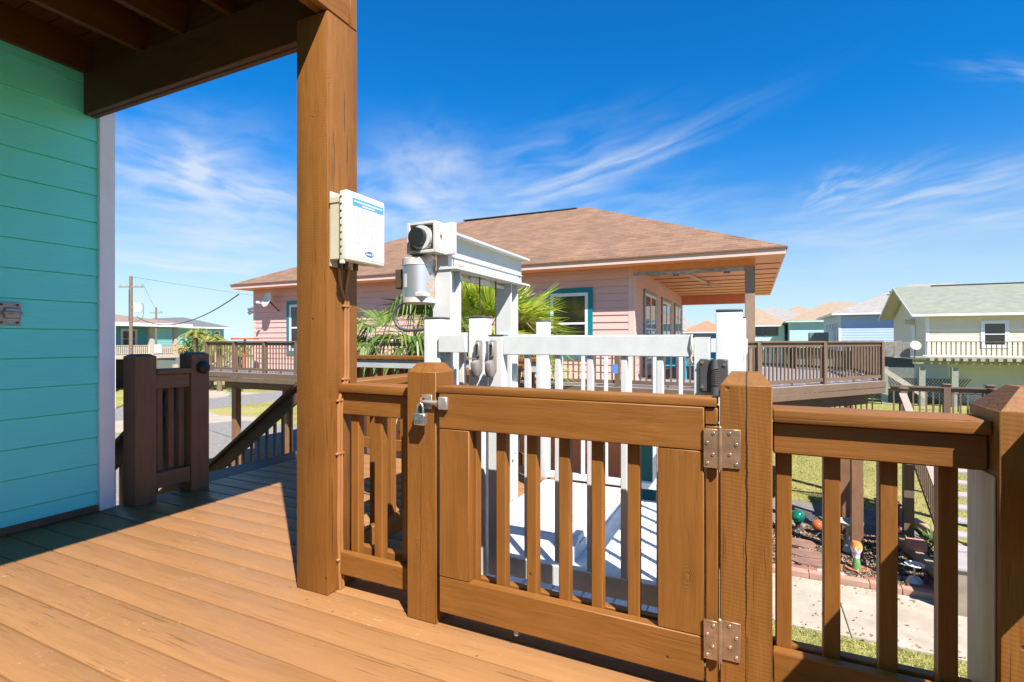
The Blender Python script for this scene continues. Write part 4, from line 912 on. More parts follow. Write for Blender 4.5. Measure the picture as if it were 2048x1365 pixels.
for i, t in enumerate(ts[1:]):
    rpost(*ang(t), ("post of the angled deck railing beside the weathered porch post", "middle post of the angled brown deck railing at the right", "corner post at the far end of the angled brown deck railing")[i], aa, group="posts of the deck railing at the pink house")
    section(ang(ts[i]+.05), ang(t-.05), ("short angled railing section behind the white metal post", "angled brown railing section left of its middle post", "angled brown railing section right of its middle post")[i], group="railing sections at the pink house")
cs = [(2.80, 15.0), (2.80, 16.8), (2.80, 18.55), (1.3, 20.2), (-.25, 21.95)]
for i in range(1, 5):
    rpost(*cs[i], f"post of the back railing of the pink house deck, {ordn(i-1)} from the pointed corner", group="posts of the deck railing at the pink house")
    P, Q = Vector(cs[i-1]), Vector(cs[i]); u = (Q-P).normalized()*.05
    section(P+u, Q-u, f"back deck railing section of the pink house, {ordn(i-1)} from the pointed corner", group="railing sections at the pink house")
# chairs on the deck
AQUA = plain("aqua blue paint", (0.03, 0.36, 0.50), 0.45, var=0.06)
def adirondack(x, y, rz, lab):
    t = thing("deck_chair", (x, y, DZ), lab, "chair", "blue chairs on the pink house deck"); M = Matrix.Translation((x, y, DZ)) @ Matrix.Rotation(rz, 4, 'Z')
    for k in range(5): MB().box(-.25+k*.102, -.155+k*.102, .20, .225, .28, 1.02-.03*abs(k-2), .004, M @ Matrix.Translation((0, .2, .3)) @ Matrix.Rotation(rad(-18), 4, 'X') @ Matrix.Translation((0, -.2, -.3))).build("back_slat", AQUA, t)
    MB().box(-.26, .26, -.30, .22, .30, .325, .004, M @ Matrix.Translation((0, 0, .31)) @ Matrix.Rotation(rad(-8), 4, 'X') @ Matrix.Translation((0, 0, -.31))).build("seat", AQUA, t)
    for s in (-1, 1):
        MB().box(s*.33-.06, s*.33+.06, -.38, .33, .52, .545, .004, M).build("armrest", AQUA, t)
        MB().box(s*.29-.015, s*.29+.015, -.33, -.23, 0, .52, 0, M).build("leg", AQUA, t); MB().box(s*.29-.015, s*.29+.015, .26, .36, 0, .52, 0, M).build("leg", AQUA, t)
adirondack(-2.0, 13.25, rad(8), "aqua blue slatted deck chair close to the pink porch wall"); adirondack(-1.15, 13.4, rad(-14), "aqua blue slatted deck chair further out on the porch, by the hinge"); adirondack(-.55, 12.95, rad(-30), "aqua blue slatted deck chair nearest the weathered porch post")
# dish and floodlight
DISHM = plain("pale grey dish", (0.66, 0.66, 0.67), 0.4, var=0.05)
ds = thing("satellite_dish", (-14.95, 12.45, 2.3), "small white satellite dish mounted on the pink wall", "satellite dish")
m = MB(); prof = [(0, 0), (.09, .008), (.18, .032), (.25, .065), (.255, .07), (.18, .04), (.09, .016), (0, .008)]; m.lathe((0, 0, 0), prof, 24)
bmesh.ops.transform(m.bm, matrix=Matrix.Translation((-15.0, 12.3, 2.52)) @ Matrix.Rotation(rad(-10), 4, 'Z') @ Matrix.Rotation(rad(72), 4, 'X'), verts=m.bm.verts[:]); m.build("reflector", DISHM, ds)
MB().tube([(-15.0, 12.33, 2.5), (-14.85, 12.36, 2.36), (-14.8, 12.57, 2.16)], .022, 8).build("mast", plain("dark mast", (0.12, 0.06, 0.04), 0.6), ds)
MB().tube([(-15.0, 12.30, 2.42), (-15.2, 12.05, 2.42)], .014, 6).box(-15.25, -15.17, 12.0, 12.1, 2.40, 2.48, .01).build("feed_arm", DISHM, ds)
fl_ = thing("floodlight", (-16.3, 12.7, 2.2), "twin white floodlight on the left edge of the pink wall", "lamp")
MB().box(-16.2, -16.118, 12.66, 12.76, 2.15, 2.27, .01).build("base", WHITEP, fl_)
for dz in (0, .12): MB().cyl((-16.2, 12.7, 2.2+dz), (-16.38, 12.6, 2.12+dz), .035, .065, 12).build("lamp_head", WHITEP, fl_)

# ------------------------------------------------------------------ landing and stair at the right
lz = -0.95
ls = thing("garden_stair", (3.6, 13, GZ), "grey brown timber landing and stair leading down from the pink house deck to the path", "stairs")
MB().box(2.95, 5.05, 13.75, 15.6, lz-.05, lz).build("landing", WLAV, ls)
MB().box(2.95, 5.05, 13.75, 13.79, lz-.25, lz-.055).build("rim_joist", WGRY, ls)
lpst = local("support_post", MB().box(-.09, .09, -.09, .09, 0, lz-.26-GZ), WGRYZ, ls); repeat(ls, lpst, [(3.04, 13.68, GZ, 0), (4.95, 13.68, GZ, 0), (3.04, 15.5, GZ, 0), (4.95, 15.5, GZ, 0)])
trd = local("tread", MB().box(-.62, .62, -.135, .135, -.02, .02, .003), WLAV, ls)
repeat(ls, trd, [(3.72, 13.6-.28*k, lz-.17*(k+1), 0) for k in range(9)])
for xx in (3.07, 4.37): MB().bar((xx, 13.75, lz-.12), (xx, 11.3, lz-.12-.6*2.45), .04, .26).build("stringer", plain("tan stringer", (0.30, 0.24, 0.16), 0.6), ls)
for xx, lab in ((2.98, "slanting handrail of the garden stair, beside the pointed deck corner"), (4.45, "slanting handrail of the garden stair on its far side")):
    t = thing("stair_railing", (xx, 12, GZ), lab, "railing")
    MB().bar((xx, 13.85, lz+.92), (xx, 11.15, lz+.92-.6*2.7), .14, .04, .003).build("cap_rail", plain("pale grey handrail", (0.34, 0.27, 0.22), 0.6), t)  # cap rail in a paler grey than the balusters
    MB().bar((xx, 13.85, lz+.12), (xx, 11.15, lz+.12-.6*2.7), .04, .09, .003).build("bottom_rail", WGRYZ, t)
    o = local("baluster", MB().box(-.02, .02, -.02, .02, 0, .78), WGRYZ, t); repeat(t, o, [(xx, 13.7-.125*k, lz+.10-.6*(.15+.125*k), 0) for k in range(20)])
    MB().box(xx-.05, xx+.05, 11.06, 11.16, -2.5, lz+.92-.6*2.7+.03).build("end_post", WGRYZ, t)
lp_ = [(3.0, 13.82), (3.0, 15.5), (5.35, 13.82)]
for (x, y), lab in zip(((3.0, 13.9), (4.2, 15.55), (5.0, 15.55), (5.0, 13.85), (6.4, 17.2)), ("capped newel post where the landing railing meets the stair handrail", "post in the back railing of the stair landing", "corner post of the stair landing railing", "front right post of the stair landing", "capped post of a railing just behind the big corner post")):
    rpost(x, y, lab, z=lz, h=1.02, s=.13, group="landing posts"); 
    nm = MB().box(-.09, .09, -.09, .09, 0, .035, .01).build("post_cap", WGRYZ); nm.parent = [q for q in COL.objects if q.name.startswith("railing_post")][-1]; nm.location = (0, 0, 1.0205)
section((3.1, 15.55), (4.14, 15.55), "back railing of the stair landing beyond the newel post", lz, .98, group="landing railings"); section((4.26, 15.55), (4.94, 15.55), "short back railing of the stair landing", lz, .98, group="landing railings")
section((5.0, 15.48), (5.0, 13.92), "side railing of the stair landing running towards the big corner post", lz, .98, group="landing railings"); section((2.9, 16.2), (1.3, 16.9), "low railing under the pointed deck corner", lz, .80, group="landing railings")
MB().box(2.93, 4.5, 10.42, 11.42, -2.54, -2.50, .008).build("lower_landing", WLAV, ls); MB().box(2.97, 4.46, 10.46, 11.38, GZ, -2.542).build("lower_skirt", plain("tan skirt boards", (0.30, 0.235, 0.18), 0.6, var=.15), ls)

BEFORE = set(bpy.data.objects)
# ------------------------------------------------------------------ garden ornaments
zb = GG+.05
gb_ = thing("gazing_ball", (.80, 11.55, zb), "shiny green glass gazing ball on a short stand in the mulch bed", "garden ornament")
gm, t, b = newmat("green mirror glass"); b.inputs['Base Color'].default_value = (0.02, 0.36, 0.22, 1); b.inputs['Metallic'].default_value = 0.7; b.inputs['Roughness'].default_value = 0.12
MB().ball((.80, 11.55, zb+.27), .125, 16).build("ball", gm, gb_); MB().lathe((.80, 11.55, zb), [(.09, 0), (.05, .04), (.04, .1), (.07, .155)], 14).build("stand", plain("dark iron", (0.03, 0.03, 0.03), 0.5), gb_)
STONE = plain("speckled stone", (0.42, 0.42, 0.38), 0.85, var=0.5, vscale=55, bump=0.3)
bb = thing("bird_bath", (1.60, 11.05, zb), "grey patterned stone bird bath on a low pedestal", "bird bath")
MB().lathe((1.60, 11.05, zb), [(0, .41), (.15, .415), (.20, .44), (.215, .45), (.21, .425), (.14, .385), (.06, .37)], 28).build("bowl", STONE, bb); MB().lathe((1.60, 11.05, zb), [(.12, 0), (.11, .04), (.07, .1), (.06, .25), (.09, .375)], 20).build("pedestal", STONE, bb)
ra = thing("garden_figure", (1.62, 10.75, zb), "pale blue and white stone figurine in front of the bird bath", "garden ornament")
MB().ball((1.62, 10.75, zb+.16), .09, 10, (1.1, .8, 1)).ball((1.66, 10.72, zb+.24), .05, 10).build("body", plain("blue white glaze", (0.42, 0.46, 0.62), 0.4, var=0.2, vscale=20), ra); MB().ball((1.58, 10.72, zb+.03), .13, 10, (1.2, .9, .5)).build("base_stone", plain("pale stone", (0.55, 0.53, 0.52), 0.8), ra)
def vase_mat():
    m, t, b = newmat("painted vase"); tcx = t.n('ShaderNodeTexCoord'); sp = t.n('ShaderNodeSeparateXYZ', i={0: tcx.outputs['Object']})
    nz = t.n('ShaderNodeTexNoise', i={'Vector': tcx.outputs['Object'], 'Scale': 22.0, 'Detail': 3.0}); h = t.m('ADD', sp.outputs[2], t.m('MULTIPLY', t.m('SUBTRACT', nz.outputs['Fac'], .5), .22))
    cr = t.n('ShaderNodeValToRGB', i={0: t.m('MULTIPLY', h, 2.2)}); e = cr.color_ramp.elements; cr.color_ramp.interpolation = 'CONSTANT'
    e[0].position = 0; e[0].color = (.10, .24, .08, 1); e[1].position = .42; e[1].color = (.75, .75, .72, 1)
    for p, c in ((.25, (.17, .34, .13, 1)), (.55, (.55, .35, .65, 1)), (.66, (.8, .78, .7, 1)), (.78, (.62, .27, .06, 1)), (.9, (.58, .20, .06, 1))): x = e.new(p); x.color = c
    t.put(b.inputs['Base Color'], cr.outputs[0]); b.inputs['Roughness'].default_value = 0.3; return m
vs = thing("painted_vase", (1.53, 9.98, zb), "tall hand painted orange, white and green vase on an orange dish", "garden ornament")
MB().lathe((1.53, 9.98, zb+.015), [(.07, 0), (.06, .05), (.05, .15), (.055, .24), (.085, .32), (.085, .38), (.06, .43), (0, .445)], 22).build("body", vase_mat(), vs); MB().lathe((1.53, 9.98, zb), [(0, 0), (.13, 0), (.16, .025), (.15, .028), (.12, .012), (0, .012)], 22).build("dish", plain("orange glaze", (0.52, 0.16, 0.07), 0.35), vs)
sl_ = thing("solar_light", (1.72, 10.85, zb), "white solar stake light with purple globe behind the bird bath", "lamp")
MB().cyl((1.74, 11.35, zb), (1.74, 11.35, zb+.55), .012, n=8).cyl((1.74, 11.35, zb+.5), (1.74, 11.35, zb+.56), .028, n=10).build("stake", WHITEP, sl_); MB().ball((1.72, 11.0, zb+.19), .07, 10, (1, 1, 1.5)).build("globe", plain("purple glass", (0.14, 0.08, 0.42), 0.15), sl_)
ob = thing("orange_ball", (1.13, 11.45, zb), "orange glass ball mostly hidden behind a baluster", "garden ornament"); MB().ball((1.13, 11.45, zb+.17), .11, 12).build("ball", plain("orange glass", (0.50, 0.12, 0.04), 0.15), ob); MB().lathe((1.13, 11.45, zb), [(.08, 0), (.05, .04), (.05, .07)], 12).build("stand", plain("dark iron", (0.03, 0.03, 0.03), 0.5), ob)
rd = thing("red_planter", (2.35, 12.1, GG), "dark red planter box in the shade under the deck", "planter"); MB().box(2.2, 2.55, 12.0, 12.3, GG+.036, GG+.62, .01).build("body", plain("dark red paint", (0.22, 0.05, 0.045), 0.5), rd); MB().box(2.18, 2.57, 11.98, 12.32, GG+.621, GG+.66, .006).build("rim", plain("dark red paint", (0.22, 0.05, 0.045), 0.5), rd)
for i, (x, y, sx, sy, lab) in enumerate(((.78, 10.75, .30, .22, "reddish brown stepping stone farthest from the path"), (.85, 10.25, .34, .2, "reddish brown stepping stone in the middle of three"), (.92, 9.88, .38, .16, "reddish brown stepping stone nearest the kerb"))):
    n = 9; mm = MB(); mm.prism([(x+sx*math.cos(6.283*k/n+i)*random.uniform(.85, 1.1), y+sy*math.sin(6.283*k/n+i)*random.uniform(.85, 1.1), GG+.04) for k in range(n)], (0, 0, .05))
    tag(mm.build("stepping_stone", plain("red brown flagstone", (0.24, 0.13, 0.095), 0.85, var=0.25, bump=0.4, bscale=50), loc=(x, y, GG)), lab, "stepping stone", "stepping stones in the mulch")
TIMB = wood("grey landscape timber", (0.33, 0.27, 0.21), 'Y', cracks=0.8)
tag(MB().bar((2.42, 11.6, GG+.13), (2.72, 9.56, GG+.13), .12, .16, .006).build("landscape_timber", TIMB, loc=(2.5, 10.5, GG)), "long grey landscape timber edging the right side of the mulch bed", "timber")
tag(MB().box(2.40, 2.66, 10.78, 11.02, GG+.212, GG+.36, .01).build("edging_brick", plain("rose brick", (0.50, 0.22, 0.18), 0.85, bump=0.3), loc=(2.5, 10.9, GG)), "rose coloured block sitting on the grey landscape timber", "brick")
tag(MB().bar((2.95, 12.9, GG+.1), (3.35, 11.3, GG+.1), .15, .18, .02).build("landscape_timber", wood("sunlit tan timber", (0.45, 0.32, 0.19), 'Y', cracks=0.8), loc=(3.1, 12, GG)), "sunlit tan timber lying on the ground beside the stair", "timber")
SPIKE = leafmat("spiky plant leaves", (0.10, 0.13, 0.03), (0.33, 0.28, 0.09), 0.25)
def tuft(x, y, n, L, lab, mat=SPIKE, z=GG+.04, cat="plant"):
    m = MB()
    for k in range(n):
        a = random.uniform(0, 6.28); t = random.uniform(.25, 1.1); l = L*random.uniform(.6, 1.1); w = L*.04; c, s = math.cos(a), math.sin(a)
        P = [Vector((x+c*l*f*math.sin(t)*(1+.3*f), y+s*l*f*math.sin(t)*(1+.3*f), z+l*(f*math.cos(t)-.28*f*f))) for f in (0, .5, 1)]; o = Vector((-s*w, c*w, 0))
        m.poly([P[0]-o*.7, P[0]+o*.7, P[1]+o, P[1]-o]); m.poly([P[1]-o, P[1]+o, P[2]])
    return tag(m.build("leafy_plant", mat, loc=(x, y, z)), lab, cat)
GRL = leafmat("green tuft leaves", (0.05, 0.11, 0.02), (0.16, 0.24, 0.05), 0.25)
tuft(2.62, 11.25, 26, .42, "spiky yellow green plant behind the rose block"); tuft(1.72, 10.95, 30, .22, "small dark green plant beside the bird bath", GRL); tuft(2.02, 10.55, 34, .2, "low green plant right of the painted vase", GRL); tuft(2.95, 10.7, 40, .28, "yellowing leafy plant beside the grey timber", SPIKE); tuft(3.0, 11.9, 30, .5, "upright green plant at the foot of the landing post", GRL); tuft(2.02, 9.75, 14, .1, "tiny green seedling near the kerb", GRL); tuft(.62, 10.45, 20, .1, "small green sprout between the stepping stones", GRL)
wt = thing("plant_stand", (2.24, 9.72, zb), "small white metal plant stand with an openwork round top", "plant stand")
mm = MB(); R = .12
for r in (.12, .055): mm.tube([(2.24+r*math.cos(k*.3307), 9.72+r*math.sin(k*.3307), zb+.31) for k in range(20)], .010, 6)
for k in range(6): a = k*math.pi/3; mm.tube([(2.24+.055*math.cos(a), 9.72+.055*math.sin(a), zb+.31), (2.24+.12*math.cos(a), 9.72+.12*math.sin(a), zb+.31)], .008, 5)
mm.build("top", WHITEP, wt); MB().cyl((2.24, 9.72, zb+.06), (2.24, 9.72, zb+.305), .014, n=8).lathe((2.24, 9.72, zb), [(.12, 0), (.11, .05), (.07, .11), (.02, .13)], 18).build("foot", plain("silver paint", (0.6, 0.58, 0.56), 0.4, 0.4), wt)
tag(MB().tube(spline([(2.72, 11.0, GG+.05), (2.73, 10.98, GG+.14), (2.68, 10.96, GG+.2), (2.74, 10.95, GG+.26), (2.80, 10.94, GG+.33), (2.74, 10.93, GG+.37)]), .012, 8).build("garden_hook", plain("dark iron", (0.03, 0.03, 0.03), 0.5), loc=(2.72, 11, GG)), "dark iron S shaped garden hook by the grey timber", "garden ornament")
rescale([o for o in bpy.data.objects if o not in BEFORE and o.parent is None], GK)

# ------------------------------------------------------------------ palms
PB = leafmat("bright palm leaf", (0.22, 0.36, 0.03), (0.62, 0.64, 0.10), 0.5); PDK = leafmat("deep palm leaf", (0.055, 0.115, 0.02), (0.20, 0.26, 0.05), 0.35)
PDEAD = leafmat('dead palm leaf', (0.15, 0.10, 0.045), (0.32, 0.24, 0.12), 0.3)
STEM = plain("palm stem green", (0.20, 0.24, 0.06), 0.5); TRUNK = plain("palm trunk fibre", (0.20, 0.13, 0.08), 0.95, var=0.4, vscale=18, bump=0.8, bscale=40)
def fan_palm(base, ht, specs, R, label, lm, nl=34, droop=.25, spread=2.5):
    t = thing("fan_palm", base, label, "palm tree"); B = Vector(base)
    mt = MB(); mt.tube([B, B+Vector((.03, 0, ht*.5)), B+Vector((0, .02, ht))], .17, 12, .13)
    for k in range(26):
        a = k*2.4; z = ht*(.3+.7*k/26); mt.bar(B+Vector((.12*math.cos(a), .12*math.sin(a), z)), B+Vector((.26*math.cos(a), .26*math.sin(a), z+.2)), .05, .02)
    mt.build("trunk", TRUNK, t); C = B+Vector((0, 0, ht))
    for (a, e, pl) in specs:
        a, e = rad(a), rad(e); d = Vector((math.cos(e)*math.cos(a), math.cos(e)*math.sin(a), math.sin(e)))
        side = Vector((-math.sin(a), math.cos(a), 0)); up = d.cross(side)*-1
        roll = random.uniform(-.5, .5); s2 = side*math.cos(roll)+up*math.sin(roll); u2 = up*math.cos(roll)-side*math.sin(roll)
        H = C+d*pl+Vector((0, 0, -.12*pl*pl))
        m = MB(); m.tube([C, C+d*pl*.5+Vector((0, 0, .03)), H], .014, 6, .009); st = m.build("frond", [STEM, lm], t) if False else None
        m.mi = 1
        for k in range(nl):
            f = (k/(nl-1)-.5)*spread; l = R*(1-.28*abs(f)/1.25)*random.uniform(.9, 1.05)
            dd = d*math.cos(f)+s2*math.sin(f); ww = .012*R+.006; q = (s2*math.cos(f)-d*math.sin(f))
            fold = u2*(.012*(-1)**k)
            g1 = H+dd*l*.55+u2*(.06*l)+fold; g0 = H+dd*.03; dr = droop*random.choice((.4, .7, 1.0, 1.4, 2.6))
            g2 = H+dd*l+u2*.03-Vector((0, 0, l*dr*(.5+abs(f)*.3))); tw = u2*ww*.5*random.uniform(-1, 1)
            m.poly([g0-q*.006, g0+q*.006, g1+q*ww+tw, g1-q*ww-tw]); m.poly([g1-q*ww-tw, g1+q*ww+tw, g2])
        m.build("frond", [STEM, lm if random.random() > .06 and e > -.42 else PDEAD], t)
specs = []
random.seed(21)
for a, e in ((172, 55), (195, 62), (225, 50), (150, 72), (250, 66), (275, 48), (300, 40), (320, 52), (335, 32), (345, 18), (358, 28), (10, 12), (318, 16), (290, 12), (20, 40), (45, 30), (90, 45), (120, 40), (355, 2), (330, -8), (300, -14), (205, 30), (185, 20), (260, 20), (240, -10), (15, -14)):
    specs.append((a+random.uniform(-6, 6), e+random.uniform(-5, 5), random.uniform(.55, .85)))
fan_palm((-5.0, 9.4, GZ), 4.45, specs, 1.42, "bright yellow green fan palm between the lift and the pink house", PB, 46)
specs = []
for a, e in ((200, 10), (225, 22), (250, 5), (280, 15), (310, 8), (335, 20), (0, 30), (180, 35), (160, 10), (300, 45), (330, 58), (10, 55), (270, -22), (240, -30), (300, -28), (330, -20), (210, -20), (345, -5), (20, 10), (60, 30), (120, 35), (350, 70)):
    specs.append((a+random.uniform(-8, 8), e+random.uniform(-5, 5), random.uniform(.45, .8)))
fan_palm((-5.05, 6.95, GZ), 4.42, specs, .95, "dark green drooping fan palm behind the short railing", PDK, 36, .7, 2.9)

# ------------------------------------------------------------------ pale yellow house at the right
YEL = siding("pale yellow lap siding", (0.74, 0.69, 0.52), 0.55, 0.03); YELG = siding("pale green lower wall", (0.60, 0.68, 0.58), 0.6, 0.04)
ROOFG = shingle("grey green shingles", (0.25, 0.27, 0.21), (0.21, 0.225, 0.175), (0.14, 0.15, 0.12), .35, .16)
BEFORE = set(bpy.data.objects); GY = CAMH-4.43/1.1
YX0, YX1, YY0, YY1 = 10.1, 26.0, 41.2, 49.6; FZ = .15
yh = thing("yellow_house", (16, 45, GY), "pale yellow gabled house with a grey green roof and long balcony", "house")
m = MB(); lap(m, (YX0, YY0), (YX1, YY0), FZ, 2.85, .2, FZ, .014); m.build("front_wall", YEL, yh)
m = MB(); lap(m, (YX0, YY1), (YX0, YY0), FZ, 2.85, .2, FZ, .014); m.build("side_wall", YEL, yh)
ymid = (YY0+YY1)/2; PKZ = 4.72
m = MB(); zz = 2.85
while zz < PKZ-.1:
    f0, f1 = (zz-2.85)/(PKZ-2.85), min(1, (zz+.2-2.85)/(PKZ-2.85)); h0, h1 = (YY1-YY0)/2*(1-f0), (YY1-YY0)/2*(1-f1)
    m.poly([(YX0-.014, ymid+h0, zz), (YX0-.014, ymid-h0, zz), (YX0, ymid-h1, zz+.2), (YX0, ymid+h1, zz+.2)]); m.poly([(YX0, ymid+h0, zz), (YX0, ymid-h0, zz), (YX0-.014, ymid-h0, zz), (YX0-.014, ymid+h0, zz)]); zz += .2
m.build("gable_wall", YEL, yh)
MB().box(YX0+.012, YX1, YY0+.012, YY1, FZ-.3, 2.85).prism([(YX0+.012, YY0+.1, 2.85), (YX0+.012, YY1-.1, 2.85), (YX0+.012, ymid, PKZ-.05)], (15.8, 0, 0)).build("wall_core", YELG, yh)
def gable_roof(x0, x1, y0, y1, ze, zr, th=.12):
    m = MB(); ym = (y0+y1)/2; f = math.hypot(ym-y0, zr-ze)/(zr-ze)
    for (ya, s) in ((y0, 1), (y1, -1)): m.polyuv([(x0, ya, ze), (x1, ya, ze), (x1, ym, zr), (x0, ym, zr)], (s, 0, 0), (0, 0, f))
    return m
gable_roof(YX0-.9, YX1+.6, YY0-.55, YY1+.55, 2.86, 5.02).build("roof", ROOFG, yh)
gx0 = YX0-.9
for s, ya in ((1, YY0-.55), (-1, YY1+.55)):
    MB().prism([(gx0-.02, ya, 2.72), (gx0-.02, ya, 2.855), (gx0-.02, ymid, 5.015), (gx0-.02, ymid, 4.85)], (.05, 0, 0)).build("barge_board", WHITEP, yh)
    MB().prism([(gx0+.031, ya+s*.03, 2.80), (gx0+.031, ya+s*.03, 2.84), (gx0+.031, ymid, 4.99), (gx0+.031, ymid, 4.95)], (YX1-gx0, 0, 0)).build("soffit", YEL, yh)
MB().box(gx0+.03, YX1+.6, YY0-.58, YY0-.55, 2.70, 2.85).build("fascia", WHITEP, yh)
MB().box(gx0+2.2, YX1, ymid-.14, ymid+.14, 5.0, 5.06).build("ridge_vent", plain("dark ridge vent", (0.05, 0.05, 0.055), 0.8), yh)
MB().box(YX0-.02, YX0+.16, YY0-.025, YY0-.0145, FZ, 2.7).build("corner_board", WHITEP, yh); MB().box(YX0-.026, YX0-.0145, YY0-.01, YY0+.16, FZ, 2.7).build("corner_board", WHITEP, yh)
window(yh, (12.95, YY0-.012), (1, 0), 1.05, .85, 2.25, WHITEP, WHITEP, GLASSD, .15, .05); window(yh, (18.5, YY0-.012), (1, 0), 1.2, 1.30, 2.25, WHITEP, WHITEP, GLASSB, .15, .05); window(yh, (YX0-.012, 44.6), (0, -1), .95, FZ, 2.1, WHITEP, WHITEP, WHITEP, .08, .05, mullion=False, name="door")
MB().box(9.55, 10.08, 43.8, 44.4, 2.3, 2.62).build("vent_hood", YELG, yh)
m = MB(); lap(m, (11.4, YY0+.6), (YX1, YY0+.6), GY, FZ-.3, .25, GY, .012); m.build("lower_wall", YELG, yh); MB().box(11.41, YX1, YY0+.62, YY1, GY, -.15).build("lower_core", YELG, yh)
MB().box(19.2, 19.9, YY0+.54, YY0+.585, -1.95, -.85).build("louvre_vent", plain("grey louvre", (0.3, 0.33, 0.31), 0.6), yh)
BALC = wood("weathered grey balcony timber", (0.36, 0.33, 0.27), 'X', cracks=.2)
MB().box(8.0, YX1, 39.3, YY0-.03, FZ-.06, FZ).build("balcony_floor", BALC, yh); MB().box(9.0, YX1, 39.45, 39.6, FZ-.42, FZ-.18).build("balcony_beam", plain("mossy beam", (0.30, 0.30, 0.14), 0.8, var=.3), yh)
je = local("joist_end", MB().box(-.11, .11, -.2, .0, -.17, 0), BALC, yh); repeat(yh, je, [(9.9+.40*k, 39.42, FZ-.061, 0) for k in range(34)])
cpost = local("balcony_column", MB().box(-.16, .16, -.16, .16, 0, 2.4), plain("grey green column", (0.27, 0.29, 0.24), 0.75), yh); repeat(yh, cpost, [(x, 39.7, GY, 0) for x in (7.6, 9.5, 11.1, 16.0, 21.5)])
BT = plain("dark balcony rail", (0.14, 0.11, 0.08), 0.6)
MB().box(9.5, 15.2, 39.36, 39.5, FZ+.90, FZ+.95).build("balcony_rail", BT, yh); MB().box(15.5, YX1, 39.36, 39.5, FZ+.90, FZ+.95).build("balcony_rail", BT, yh); MB().box(9.5, YX1, 39.42, 39.47, FZ+.06, FZ+.12).build("balcony_rail", WHITEP, yh)
bb2 = local("balcony_baluster", MB().box(-.025, .025, -.02, .02, 0, .80), BT, yh); repeat(yh, bb2, [(9.7+.235*k, 39.44, FZ+.1, 0) for k in range(46)])
MB().box(15.2, 15.5, 39.3, 39.55, FZ-.1, FZ+1.05, .01).build("balcony_post", plain("pale green post", (0.40, 0.44, 0.33), 0.7), yh)
for k in range(6): MB().box(6.35+.42*k, 6.35+.42*k+.41, 39.38, 39.43, FZ-.02, FZ+.95+.05*math.sin(k*2.1), .01).build("screen_board", plain("weathered grey board", (0.22, 0.20, 0.185), 0.8, var=.25), yh)
dsh = thing("satellite_dish", (9.0, 39.2, .7), "pinkish satellite dish on the balcony of the pale yellow house", "satellite dish")
m = MB(); m.lathe((0, 0, 0), [(0, 0), (.13, .015), (.24, .05), (.28, .07), (.29, .07), (.24, .062), (.13, .025), (0, .015)], 22); bmesh.ops.transform(m.bm, matrix=Matrix.Translation((9.05, 39.1, .85)) @ Matrix.Rotation(rad(10), 4, 'Z') @ Matrix.Rotation(rad(70), 4, 'X'), verts=m.bm.verts[:]); m.build("reflector", plain("faded pink dish", (0.62, 0.45, 0.38), 0.6), dsh); MB().tube([(9.05, 39.15, .85), (9.05, 39.3, .1)], .03, 6).build("mast", BT, dsh)
lat = MB()
for k in range(22):
    x = 8.0+.16*k
    for s in (1, -1): lat.bar((x if s > 0 else x+1.1, 41.6+.01*s, GY), (x+1.1 if s > 0 else x, 41.6+.01*s, GY+1.6), .01, .04)
tag(lat.build("lattice_screen", plain("dark brown lattice", (0.10, 0.065, 0.04), 0.7), loc=(9.6, 41.6, GY)), "dark brown diagonal lattice screen beneath the pale yellow house", "lattice")
MB().bar((6.6, 38.6, -.1), (9.6, 39.2, -2.3), .06, .3).build("balcony_brace", BALC, yh)
fe = thing("metal_fence", (12, 37, GY), "thin black metal fence in front of the pale yellow house", "fence")
MB().box(9.4, 11.6, 37.0, 37.04, GY+1.0, GY+1.05).build("rail", BLACK, fe)
for x in (9.4, 10.5, 11.56): MB().box(x, x+.05, 37.0, 37.05, GY, GY+1.05).build("post", BLACK, fe)
rescale([o for o in bpy.data.objects if o not in BEFORE and o.parent is None], 1.1)

# ------------------------------------------------------------------ houses further off, right
BLUE = siding("light blue lap siding", (0.46, 0.58, 0.80), 0.55, .03); ROOFGY = shingle("light grey shingles", (0.34, 0.315, 0.285), (0.28, 0.26, 0.235), (0.18, 0.17, 0.15), .35, .18)
def simple_house(nm, label, x0, x1, y0, y1, ze, zr, wall, roofm, trim, oh=.5, axis='X', zf=.2, wins=(), swins=(), core=None, rx=(None, None)):
    h = thing(nm, ((x0+x1)/2, (y0+y1)/2, GZ), label, "house")
    m = MB(); lap(m, (x0, y0), (x1, y0), zf, ze-.05, .25, zf, .02); m.build("front_wall", wall, h)
    m = MB(); lap(m, (x0, y1), (x0, y0), zf, ze-.05, .25, zf, .02); m.build("side_wall", wall, h)
    m = MB(); lap(m, (x1, y0), (x1, y1), zf, ze-.05, .25, zf, .02); m.build("side_wall", wall, h)
    MB().box(x0+.02, x1-.02, y0+.02, y1, zf, ze-.05).build("wall_core", trim, h); MB().box(x0+.8, x1-.8, y0+.8, y1-.8, GZ, zf).build("ground_floor", core or plain("ground floor grey", (.16, .18, .17), .8), h)
    roof_hip(x0-oh, x1+oh, y0-oh, y1+oh, ze, zr, axis, *rx).build("roof", roofm, h)
    fascia(x0-oh+.01, x1+oh-.01, y0-oh+.01, y1+oh-.01, ze-.2, ze-.003).build("fascia", trim, h); MB().box(x0-oh+.05, x1+oh-.05, y0-oh+.05, y1+oh-.05, ze-.19, ze-.16).build("soffit", trim, h)
    MB().box(x0-.03, x0+.18, y0-.03, y0-.021, zf, ze-.2).build("corner_board", trim, h)
    for (a, wd, z0, z1) in wins: window(h, (x0+a, y0-.02), (1, 0), wd, z0, z1, trim, trim, GLASSD, .1, .05)
    for (a, wd, z0, z1) in swins: window(h, (x0-.02, y0+a+wd), (0, -1), wd, z0, z1, trim, trim, GLASSD, .1, .05)
    return h
